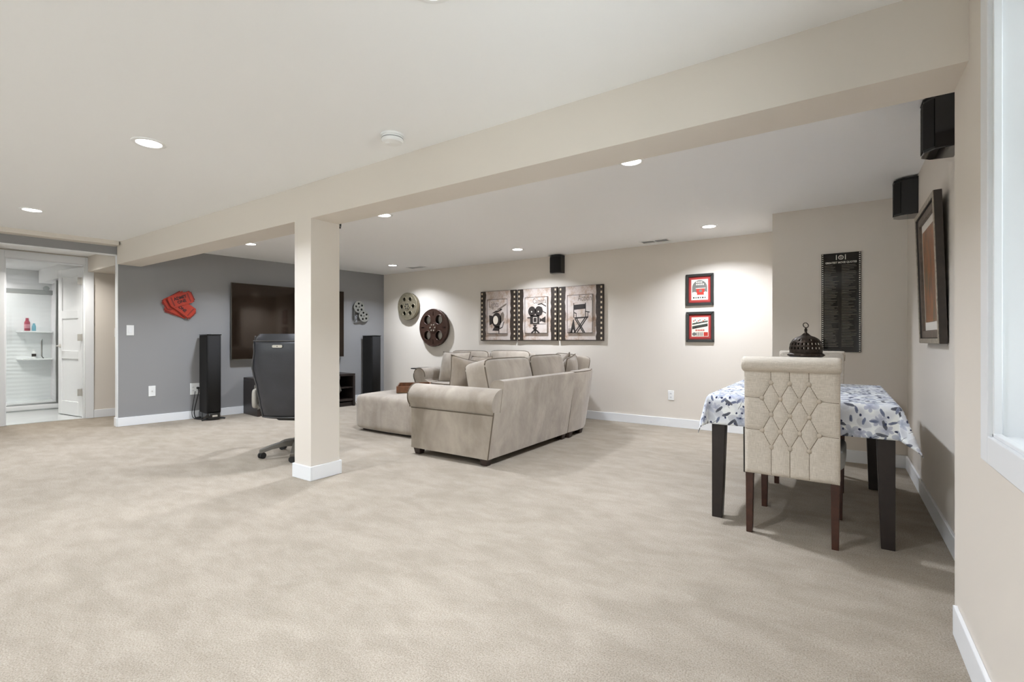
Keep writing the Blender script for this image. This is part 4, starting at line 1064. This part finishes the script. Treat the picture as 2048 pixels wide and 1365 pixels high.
for x, y in ((-2.38, 4.58), (-2.40, 4.87), (-3.45, 5.55), (-3.42, 5.0)): foot(t, x-ox, y-oy)
# --- loveseat along the back wall
t = thing('loveseat', 'taupe suede loveseat along the back wall facing the camera with rolled arm at left', 'sofa', (-4.3, 5.33, 0))
ox, oy = -4.3, 5.33
m = MB()
prof = []
m2 = MB()
pr = roll_arm(m2, lambda z: -(4.955-oy) + (0.018 if z > 0.43 else 0), lambda z: -(5.66-oy), 0.0, 1)
# turn the arm: x -> -y, y -> x
m.v = [(y + (-5.02-ox), -x, z) for x, y, z in m2.v]; m.f = m2.f
arm = part('rolled_arm', m, 'suede', t, angle=50)
part('arm_welt', MB().tube([(y + (-5.02-ox), -x, z) for x, y, z in pr[3:18]], 0.006, 6), 'suede_welt', arm)
part('back_frame', MB().hexa([(-5.0-ox, 5.50-oy, 0.06), (-3.56-ox, 5.50-oy, 0.06), (-3.56-ox, 5.64-oy, 0.06), (-5.0-ox, 5.64-oy, 0.06), (-5.0-ox, 5.61-oy, 0.70), (-3.56-ox, 5.61-oy, 0.70), (-3.56-ox, 5.73-oy, 0.70), (-5.0-ox, 5.73-oy, 0.70)]), 'suede', t, bevel=0.02)
part('seat_base', MB().box(-4.76-ox, -3.56-ox, 4.97-oy, 5.55-oy, 0.06, 0.27), 'suede', t, bevel=0.02)
for k in range(2):
    box_cushion(t, 'seat_cushion', 0.59, 0.17, 0.60, (-4.455+0.597*k-ox, 5.24-oy, 0.36), (PI/2, 0, 0), bulge=0.12)
    box_cushion(t, 'back_cushion', 0.66, 0.22, 0.45, (-4.42+0.70*k-ox, 5.49-oy, 0.640+0.01*k), (math.radians(-12), 0, math.radians(0 if k else 3)), bulge=0.22)
for x, y in ((-4.97, 5.02), (-3.62, 5.02), (-4.97, 5.58), (-3.62, 5.58)): foot(t, x-ox, y-oy)

# --- throw pillows
def throw_pillow(label, w, h, th, loc, rot, mat='suede', pinch=0.07):
    t = thing('throw_pillow', label, 'pillow', loc)
    t.rotation_euler = rot
    def surf(sg):
        def fn(u, v):
            a, b2 = 2*u-1, 2*v-1
            x = w/2*a*(1 - pinch*(1-b2*b2)*abs(a)); z = h/2*b2*(1 - pinch*(1-a*a)*abs(b2))
            k = max(0, (1-abs(a)**2.6))**0.6 * max(0, (1-abs(b2)**2.6))**0.6
            rp = 1 + 0.05*math.sin(5*a+2*b2) * (1-abs(a))
            return (x, sg*th/2*k*rp, z) if sg < 0 else (x, sg*th/2*k*rp, z)
        return fn
    m = MB(); m.grid(surf(-1), 18, 18)
    n0 = len(m.f); m.grid(surf(1), 18, 18)
    m.f[n0:] = [f[::-1] for f in m.f[n0:]]
    part('cover', m, mat, t, angle=80)
    pth = []
    for s_ in range(4):
        for i in range(16):
            q = -1 + 2*i/16
            a, b2 = [(q, -1), (1, q), (-q, 1), (-1, -q)][s_]
            pth.append((w/2*a*(1 - pinch*(1-b2*b2)*abs(a)), 0, h/2*b2*(1 - pinch*(1-a*a)*abs(b2))))
    part('piping', MB().tube(pth, 0.0055, 6, close=True), 'suede_welt', t)
    return t
throw_pillow('large square taupe throw pillow leaning by the far rolled arm', 0.47, 0.46, 0.24, (-4.50, 5.19, 0.645), (math.radians(-16), 0, math.radians(6)))
throw_pillow('crumpled taupe throw pillow with shade in its colour beside the near back cushion', 0.42, 0.42, 0.22, (-2.93, 3.60, 0.655), (math.radians(-16), math.radians(12), math.radians(62)), 'suede_dark_shaded', 0.08)
throw_pillow('dark taupe throw pillow behind the crumpled pillow, right of the large square one', 0.40, 0.40, 0.17, (-4.06, 5.20, 0.62), (math.radians(-16), 0, math.radians(-8)), 'suede_dark_shaded')
throw_pillow('taupe throw pillow perched at the corner back nearest the right end', 0.40, 0.40, 0.18, (-2.50, 4.83, 0.66), (math.radians(-10), math.radians(6), math.radians(-76)), 'suede', 0.04)
throw_pillow('darker taupe throw pillow standing behind the corner pillow', 0.40, 0.40, 0.15, (-2.63, 4.98, 0.675), (math.radians(-10), math.radians(-8), math.radians(-55)), 'suede_dark_shaded', 0.04)

# --- ottoman
t = thing('ottoman', 'large square taupe suede ottoman with domed top in front of the loveseat', 'ottoman', (-4.13, 4.06, 0))
part('body', MB().rbox(1.00, 0.98, 0.395, 12, 18, (0.012, 0.012, 0.13), (0, 0, 0.218)), 'suede', t)
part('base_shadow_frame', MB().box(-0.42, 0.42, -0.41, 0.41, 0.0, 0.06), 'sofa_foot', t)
# --- tray
t = thing('serving_tray', 'brown wooden serving tray lying on the ottoman', 'tray', (-4.15, 4.07, 0.441), math.radians(43.7))
part('bottom', MB().box(-0.19, 0.19, -0.255, 0.255, 0.0, 0.012), 'tray_inner', t)
for y0 in (-0.255, 0.241): part('end_wall', MB().box(-0.19, 0.19, y0, y0+0.014, 0.0, 0.073), 'tray_wood', t, bevel=0.002)
for x0 in (-0.19, 0.176): part('side_wall', MB().box(x0, x0+0.014, -0.241, 0.241, 0.0, 0.073), 'tray_wood', t, bevel=0.002)
# --- side table behind the far arm
t = thing('side_table', 'thin dark side table standing just left of the far sofa arm', 'side table', (-5.28, 5.40, 0))
part('table_top', MB().box(-0.13, 0.16, -0.17, 0.17, 0.592, 0.608), 'black_satin', t, bevel=0.002)
part('post', MB().box(0.10, 0.125, 0.10, 0.125, 0.012, 0.592), 'black_satin', t)
part('post', MB().box(0.10, 0.125, -0.05, -0.025, 0.012, 0.592), 'black_satin', t)
part('base', MB().box(0.0, 0.16, -0.12, 0.15, 0.0, 0.012), 'black_satin', t)

# ------------------------------------------------------------------ office chair (local +y is where the sitter faces)
t = thing('office_chair', 'black leather office chair half hidden behind the column', 'office chair', (-4.055, 2.535, 0), math.radians(30))
def half_w(z):
    ks = [(0.35, 0.195), (0.40, 0.205), (0.50, 0.222), (0.62, 0.238), (0.74, 0.262), (0.80, 0.272), (0.86, 0.262), (0.93, 0.246), (1.02, 0.244), (1.065, 0.236), (1.09, 0.21)]
    for (a, p), (b2, q) in zip(ks, ks[1:]):
        if z <= b2:
            f = (z-a)/(b2-a); f = f*f*(3-2*f); return (p + (q-p)*f)*1.06
    return ks[-1][1]*1.06
def back_y(z): return -0.225 - 0.10*(z-0.40)
def shell(y_add, scale, bulge, z0, z1, n=26, mm=18):
    rings = []
    for i in range(n+1):
        z = z0 + (z1-z0)*i/n
        e = min(1.0, 4.0*min(i, n-i)/n + 0.55)
        hw = half_w(z)*scale*(0.93+0.07*min(1, 6*min(i, n-i)/n))
        ring = []
        for k in range(mm*2):
            a = 2*PI*k/(mm*2)
            cx = math.copysign(abs(math.cos(a))**0.6, math.cos(a)); sy = math.copysign(abs(math.sin(a))**0.7, math.sin(a))
            ring.append((hw*cx, back_y(z) + y_add + bulge*e*sy + 0.04*cx*cx, z))
        rings.append(ring)
    return rings
part('backrest', MB().loft(shell(0.0, 1.0, 0.055, 0.36, 1.09)), 'black_leather', t, angle=60)
def panel_fn(u, v):
    z = 0.375 + 0.655*v; x = (2*u-1)*half_w(z)*0.90
    e = min(1, 9*min(u, 1-u))*min(1, 9*min(v, 1-v))
    return (x, back_y(z) - 0.050 - 0.012*e + 0.04*(x/half_w(z))**2, z)
part('back_panel', MB().grid(panel_fn, 16, 24), 'black_leather', t, solid=0.006)
pth = [panel_fn(0, v/20) for v in range(21)] + [panel_fn(u/10, 1) for u in range(1, 11)] + [panel_fn(1, 1-v/20) for v in range(1, 21)] + [panel_fn(1-u/10, 0) for u in range(1, 10)]
part('back_welt', MB().tube([(x, y-0.004, z) for x, y, z in pth], 0.006, 6, close=True), 'leather_welt', t)
part('side_welt', MB().tube([(half_w(z)*1.0, back_y(z)+0.035, z) for z in [0.42+0.65*i/24 for i in range(25)]], 0.006, 6), 'leather_welt', t)
part('side_welt', MB().tube([(-half_w(z)*1.0, back_y(z)+0.035, z) for z in [0.42+0.65*i/24 for i in range(25)]], 0.006, 6), 'leather_welt', t)
bd = part('logo_badge', MB().prism([(x, y) for x, y in rrect(0.088, 0.022, 0.010)], -0.004, 0.004, 'y'), 'badge', t, loc=(0, back_y(0.985)-0.066, 0.985), rot=(math.radians(5), 0, 0))
part('badge_dot', MB().prism(circ(0, 0, 0.004, 10), -0.006, -0.004, 'y'), 'print_dark', bd)
part('seat', MB().rbox(0.52, 0.52, 0.13, 5, 10, (0, 0, 0.25), (0, 0.03, 0.455)), 'black_leather', t)
for sx in (-1, 1):
    ar = part('armrest', MB().tube([(sx*0.245, -0.20, 0.44), (sx*0.285, -0.20, 0.50), (sx*0.300, -0.16, 0.63), (sx*0.300, 0.0, 0.665), (sx*0.300, 0.14, 0.66), (sx*0.292, 0.20, 0.56), (sx*0.25, 0.18, 0.45)], 0.020, 8), 'taupe_plastic', t)
    part('arm_pad', MB().rbox(0.075, 0.30, 0.05, 4, 6, (0,0,0), (sx*0.300, 0.0, 0.685)), 'black_leather', ar)
    part('arm_side_pad', MB().rbox(0.04, 0.10, 0.17, 4, 6, (0,0,0), (sx*0.275, -0.20, 0.53)), 'arm_pad', ar)
part('tilt_mechanism', MB().hexa([(-0.09,-0.18,0.335),(0.09,-0.18,0.335),(0.09,0.14,0.335),(-0.09,0.14,0.335),(-0.15,-0.23,0.40),(0.15,-0.23,0.40),(0.15,0.2,0.40),(-0.15,0.2,0.40)]), 'rubber', t, bevel=0.01)
part('gas_lift', MB().lathe([(0.028, 0.10), (0.028, 0.25), (0.020, 0.25), (0.020, 0.37)], 16), 'rubber', t)
part('base_hub', MB().lathe([(0.0, 0.085), (0.045, 0.085), (0.05, 0.12), (0.038, 0.145), (0.0, 0.145)], 20), 'taupe_plastic', t)
a0 = math.radians(-113 - 30)
for k in range(5):
    a = a0 + 2*PI*k/5; ca, sa = math.cos(a), math.sin(a)
    def P(r, s, z): return (ca*r - sa*s, sa*r + ca*s, z)
    lg = part('base_leg', MB().loft([[P(r, -w_, z), P(r, w_, z), P(r, w_*0.8, z+h_), P(r, -w_*0.8, z+h_)] for r, w_, z, h_ in ((0.03, 0.034, 0.085, 0.05), (0.12, 0.032, 0.088, 0.045), (0.22, 0.028, 0.075, 0.036), (0.30, 0.026, 0.050, 0.034), (0.318, 0.022, 0.048, 0.030))]), 'taupe_plastic', t, bevel=0.004)
    cs = MB()
    for sd in (-1, 1):
        pts = circ(0, 0, 0.027, 18)
        b0 = len(cs.v); cs.prism(pts, sd*0.006 if sd > 0 else -0.022, 0.022 if sd > 0 else -0.006, 'y')
    cs.box(-0.006, 0.018, -0.005, 0.005, 0.0, 0.03)
    c_ = part('caster', cs, 'rubber', lg, loc=P(0.298, 0, 0.027), rot=(0, 0, a + 0.8*k + 0.5))

# ------------------------------------------------------------------ dining table, cloth, chairs, lantern
TX0, TX1, TY0, TY1, TZ = -0.625, 0.248, 2.995, 4.225, 0.715
tcx, tcy = (TX0+TX1)/2, (TY0+TY1)/2
t = thing('dining_table', 'dark wood dining table under the floral cloth', 'table', (tcx, tcy, 0))
a, b2 = (TX1-TX0)/2, (TY1-TY0)/2
part('table_top', MB().box(-a+0.004, a-0.004, -b2+0.004, b2-0.004, TZ-0.035, TZ), 'espresso_wood', t, bevel=0.003)
part('apron', MB().box(-a+0.06, a-0.06, -b2+0.05, -b2+0.07, TZ-0.11, TZ-0.035).box(-a+0.06, a-0.06, b2-0.07, b2-0.05, TZ-0.11, TZ-0.035).box(-a+0.05, -a+0.07, -b2+0.06, b2-0.06, TZ-0.11, TZ-0.035).box(a-0.07, a-0.05, -b2+0.06, b2-0.06, TZ-0.11, TZ-0.035), 'espresso_wood', t)
for sx in (-1, 1):
    for sy in (-1, 1):
        xo, yo = sx*(a-0.012), sy*(b2-0.012)
        wt, wb = 0.078, 0.056
        def q(w_, z): 
            x0, x1 = sorted((xo, xo - sx*w_)); y0, y1 = sorted((yo, yo - sy*w_))
            return [(x0,y0,z),(x1,y0,z),(x1,y1,z),(x0,y1,z)]
        part('leg', MB().hexa(q(wb, 0) + q(wt, TZ-0.035)), 'espresso_wood', t, bevel=0.003)
# cloth: flat sheet laid over the top and falling over the edges; print follows the unfolded sheet
ov = 0.172
def cloth_point(p, q):
    x = (2*p-1)*(a+ov); y = (2*q-1)*(b2+ov)
    cx = max(-a, min(a, x)); cy = max(-b2, min(b2, y))
    ex, ey = x-cx, y-cy; d = math.hypot(ex, ey)
    if d < 1e-6: return (x, y, TZ + 0.004), (x, y)
    ux, uy = ex/d, ey/d
    corner = min(abs(ux), abs(uy)) * 1.41
    along = (x + y) if corner < 0.01 else 0
    wave = 0.006*math.sin(9*(cx*1.1 + cy*1.4))*(d/ov)
    ang = math.atan2(uy, ux)
    fold = corner*(0.020*math.sin(6*ang+0.6))*(d/ov)
    flare = 0.012*min(1, d/0.03) + d*(0.05 + 0.28*corner) + wave + fold
    drop = math.sqrt(max(0, d*d - (d*(0.05+0.28*corner))**2))
    rz = min(d, 0.012)
    return (cx + ux*flare, cy + uy*flare, TZ + 0.004 - max(0, drop - 0.004)), (x, y)
NU, NV = 92, 116
mb = MB(); uvs = []
us = [i/NU for i in range(NU+1)]
for i in range(NU+1):
    for j in range(NV+1):
        p, uvp = cloth_point(i/NU, j/NV); mb.v.append(p); uvs.append(uvp)
for i in range(NU):
    for j in range(NV):
        k = i*(NV+1)+j; mb.f.append((k, k+NV+1, k+NV+2, k+1))
me = mb.mesh('tablecloth')
ul = me.uv_layers.new(name='UVMap')
for lp in me.loops: ul.data[lp.index].uv = uvs[lp.vertex_index]
tag(link('tablecloth', me, 'floral_cloth', loc=(tcx, tcy, 0), solid=0.002, angle=70), 'white tablecloth with blue and grey floral print on the dining table', 'tablecloth')

# tufted dining chair (local +y is where the sitter faces; root between the legs)
BW = 0.213
rows = [(0.815, (-0.085, 0.0, 0.085)), (0.732, (-0.128, -0.043, 0.043, 0.128)), (0.648, (-0.085, 0.0, 0.085)), (0.560, (-0.128, -0.043, 0.043, 0.128)), (0.475, (-0.085, 0.0, 0.085))]
pts_b = [(x, z) for z, xs in rows for x in xs]
segs = []
for (z1, x1), (z2, x2) in zip(rows, rows[1:]):
    for p in x1:
        for q_ in x2:
            if abs(p-q_) < 0.06: segs.append(((p, z1), (q_, z2)))
for x in rows[0][1]: segs.append(((x, 0.815), (x, 0.90)))
for x in rows[4][1]: segs.append(((x, 0.475), (x, 0.33)))
for zz in (0.732, 0.560):
    segs += [((-0.128, zz), (-BW, zz+0.004)), ((0.128, zz), (BW, zz-0.004))]
def sdist(p, s):
    (ax, az), (bx, bz) = s; dx, dz = bx-ax, bz-az
    t_ = max(0, min(1, ((p[0]-ax)*dx + (p[1]-az)*dz)/(dx*dx+dz*dz)))
    return math.hypot(p[0]-ax-t_*dx, p[1]-az-t_*dz)
def tuft(x, z):
    d = min(sdist((x, z), s_) for s_ in segs)
    b3 = min(math.hypot(x-p, z-q_) for p, q_ in pts_b)
    h = 0.008*(1 - math.exp(-(d/0.012)**1.2)) + 0.006*(1 - math.exp(-(b3/0.020)**2))
    e = min(1, (BW-abs(x))/0.02) * min(1, (z-0.325)/0.02)
    return h*max(0, e)**0.5
def lean(z): return -0.268 - 0.05*max(0, z-0.45)
def chair_model(label):
    t = thing('dining_chair', label, 'dining chair', (0, 0, 0))
    m = MB(); n_x, n_z = 84, 110
    m.grid(lambda u, v: ((2*u-1)*BW, lean(0.325+0.575*v) - tuft((2*u-1)*BW, 0.325+0.575*v), 0.325+0.575*v), n_x, n_z)
    bk = part('backrest', m, 'linen', t, angle=180)
    part('backrest_core', MB().loft([[(-BW, lean(z)+0.001, z), (BW, lean(z)+0.001, z), (BW, lean(z)+0.075, z), (-BW, lean(z)+0.075, z)] for z in (0.325, 0.45, 0.65, 0.91)]), 'linen', t, bevel=0.008)
    for x, z in pts_b:
        part('button', MB().lathe([(0, 0.012), (0.006, 0.0112), (0.010, 0.008), (0.0125, 0.003), (0.012, -0.004)], 14), 'button_fabric', bk, loc=(x, lean(z)-0.001, z), rot=(PI/2, 0, 0))
    for k, s_ in enumerate(segs):
        m = MB()
        pp_ = []
        for i in range(9):
            f = i/8; x = s_[0][0] + (s_[1][0]-s_[0][0])*f; z = s_[0][1] + (s_[1][1]-s_[0][1])*f
            x = max(-BW+0.004, min(BW-0.004, x)); pp_.append((x, lean(z) - tuft(x, z) - 0.0002, z))
        part('tuft_seam', m.tube(pp_, 0.0017, 5), 'linen_seam', bk)
    prof = [(0.040*math.cos(2*PI*i/20), 0.040*math.sin(2*PI*i/20)) for i in range(20)]
    rings = []
    for x, sc in ((-0.222, 0.35), (-0.221, 0.8), (-0.215, 0.97), (-0.20, 1.0), (0.0, 1.0), (0.20, 1.0), (0.215, 0.97), (0.221, 0.8), (0.222, 0.35)):
        rings.append([(x, lean(0.91) - 0.002 + p*sc*1.05, 0.912 + q_*sc) for p, q_ in prof])
    rl = part('roll_top', MB().loft(rings), 'linen', t, angle=60)
    part('roll_top_front', MB().rbox(0.43, 0.07, 0.09, 5, 6, (0,0,0), (0, lean(0.9)+0.045, 0.905)), 'linen', t)
    part('seat', MB().rbox(0.46, 0.50, 0.11, 7, 10, (0, 0, 0.25), (0, 0.02, 0.425)), 'seat_grey', t)
    part('seat_rail', MB().box(-0.205, 0.205, -0.20, 0.26, 0.335, 0.385), 'seat_grey', t, bevel=0.01)
    for sx in (-1, 1):
        for sy, y0 in ((-1, -0.236), (1, 0.245)):
            x0 = sx*0.193; w_, b_ = 0.020, 0.015
            yb = y0 - (0.012 if sy < 0 else 0)
            part('leg', MB().hexa([(x0-b_,yb-b_,0),(x0+b_,yb-b_,0),(x0+b_,yb+b_,0),(x0-b_,yb+b_,0),(x0-w_,y0-w_,0.40),(x0+w_,y0-w_,0.40),(x0+w_,y0+w_,0.40),(x0-w_,y0+w_,0.40)]), 'walnut_leg', t, bevel=0.002)
    return t
ch = chair_model('beige linen dining chair with button tufted back, nearest to the camera')
ch.location = (-0.193, 3.128, 0); ch.rotation_euler = (0, 0, math.radians(-2))
ch2 = copy_tree(ch)
ch2.location = (-0.172, 4.215, 0); ch2.rotation_euler = (0, 0, PI)
ch2['label'] = 'beige linen dining chair at the far end of the table, mostly hidden'

# lantern
t = thing('lantern', 'dark pierced metal lantern with domed top on the dining table', 'lantern', (-0.183, 3.93, TZ+0.006))
R = 0.104
part('base', MB().lathe([(0, 0), (R*0.95, 0), (R*0.95, 0.012), (R*0.85, 0.02), (0, 0.02)], 6), 'lantern_metal', t)
for k in range(6):
    a_ = 2*PI*k/6
    part('corner_post', MB().box(-0.005, 0.005, -0.005, 0.005, 0.015, 0.205), 'lantern_metal', t, loc=(R*0.86*math.cos(a_), R*0.86*math.sin(a_), 0), rot=(0, 0, a_))
    a1 = a_ + PI/6; rr_ = R*0.86*math.cos(PI/6)
    part('glass_pane', MB().box(-0.001, 0.001, -R*0.40, R*0.40, 0.02, 0.20), 'clear_glass', t, loc=(rr_*math.cos(a1), rr_*math.sin(a1), 0), rot=(0, 0, a1))
part('candle', MB().lathe([(0, 0.02), (0.03, 0.02), (0.03, 0.11), (0, 0.112)], 18), 'paper_cream', t)
part('cornice', MB().lathe([(R*0.86, 0.196), (R*0.96, 0.200), (R*1.05, 0.208), (R*1.05, 0.218), (R*0.98, 0.226), (R*0.94, 0.228)], 24), 'lantern_metal', t)
for k in range(20):
    a_ = 2*PI*k/20
    part('cornice_bead', MB().rbox(0.010, 0.010, 0.010, 2.2, 3, (0,0,0), (R*1.05*math.cos(a_), R*1.05*math.sin(a_), 0.213)), 'lantern_metal', t)
# pierced dome: 8 gores, each a grid with small openings left out
dome = MB(); NA, NZ = 96, 30
def dome_p(i, j):
    f = j/NZ; th = 2*PI*i/NA
    pf = ((0, 0.96, 0.0), (0.2, 0.99, 0.032), (0.4, 0.95, 0.062), (0.55, 0.86, 0.083), (0.68, 0.72, 0.099), (0.8, 0.52, 0.111), (0.9, 0.29, 0.120), (0.96, 0.15, 0.128), (1.0, 0.11, 0.138))
    for (a0_, r0_, z0_), (a1_, r1_, z1_) in zip(pf, pf[1:]):
        if f <= a1_ + 1e-9:
            q_ = (f-a0_)/(a1_-a0_); r = R*0.96*(r0_ + (r1_-r0_)*q_); z = 0.226 + z0_ + (z1_-z0_)*q_; break
    gore = 1 + 0.025*abs(math.sin(th*4))
    return (r*gore*math.cos(th), r*gore*math.sin(th), z)
base_i = len(dome.v)
for j in range(NZ+1):
    for i in range(NA): dome.v.append(dome_p(i, j))
for j in range(NZ):
    for i in range(NA):
        hole = (j in (5, 6, 7, 11, 12, 13, 17, 18, 19)) and (i % 4 in (1, 2)) and (i % 12 not in (0, 11)) and (j < 17 or i % 12 in (5, 6))
        if hole: continue
        i2 = (i+1) % NA
        dome.f.append((j*NA+i, j*NA+i2, (j+1)*NA+i2, (j+1)*NA+i))
part('pierced_dome', dome, 'lantern_metal', t, solid=0.0015)
for k in range(8):
    th = 2*PI*k/8
    part('dome_rib', MB().tube([tuple(c*1.01 if n_ < 2 else c for n_, c in enumerate(dome_p(k*12, j))) for j in range(0, NZ+1, 3)], 0.0022, 5), 'lantern_metal', t)
part('finial', MB().lathe([(0.012, 0.362), (0.008, 0.370), (0.007, 0.378), (0.012, 0.382), (0.007, 0.386), (0.011, 0.391), (0.006, 0.396), (0.005, 0.404)], 14), 'lantern_metal', t)
part('ring', MB().tube([(0.017*math.cos(2*PI*k/24), 0.006*math.sin(2*PI*k/24), 0.420+0.017*math.sin(2*PI*k/24)) for k in range(24)], 0.0032, 6, close=True), 'lantern_metal', t, rot=(0, 0, 0.5))
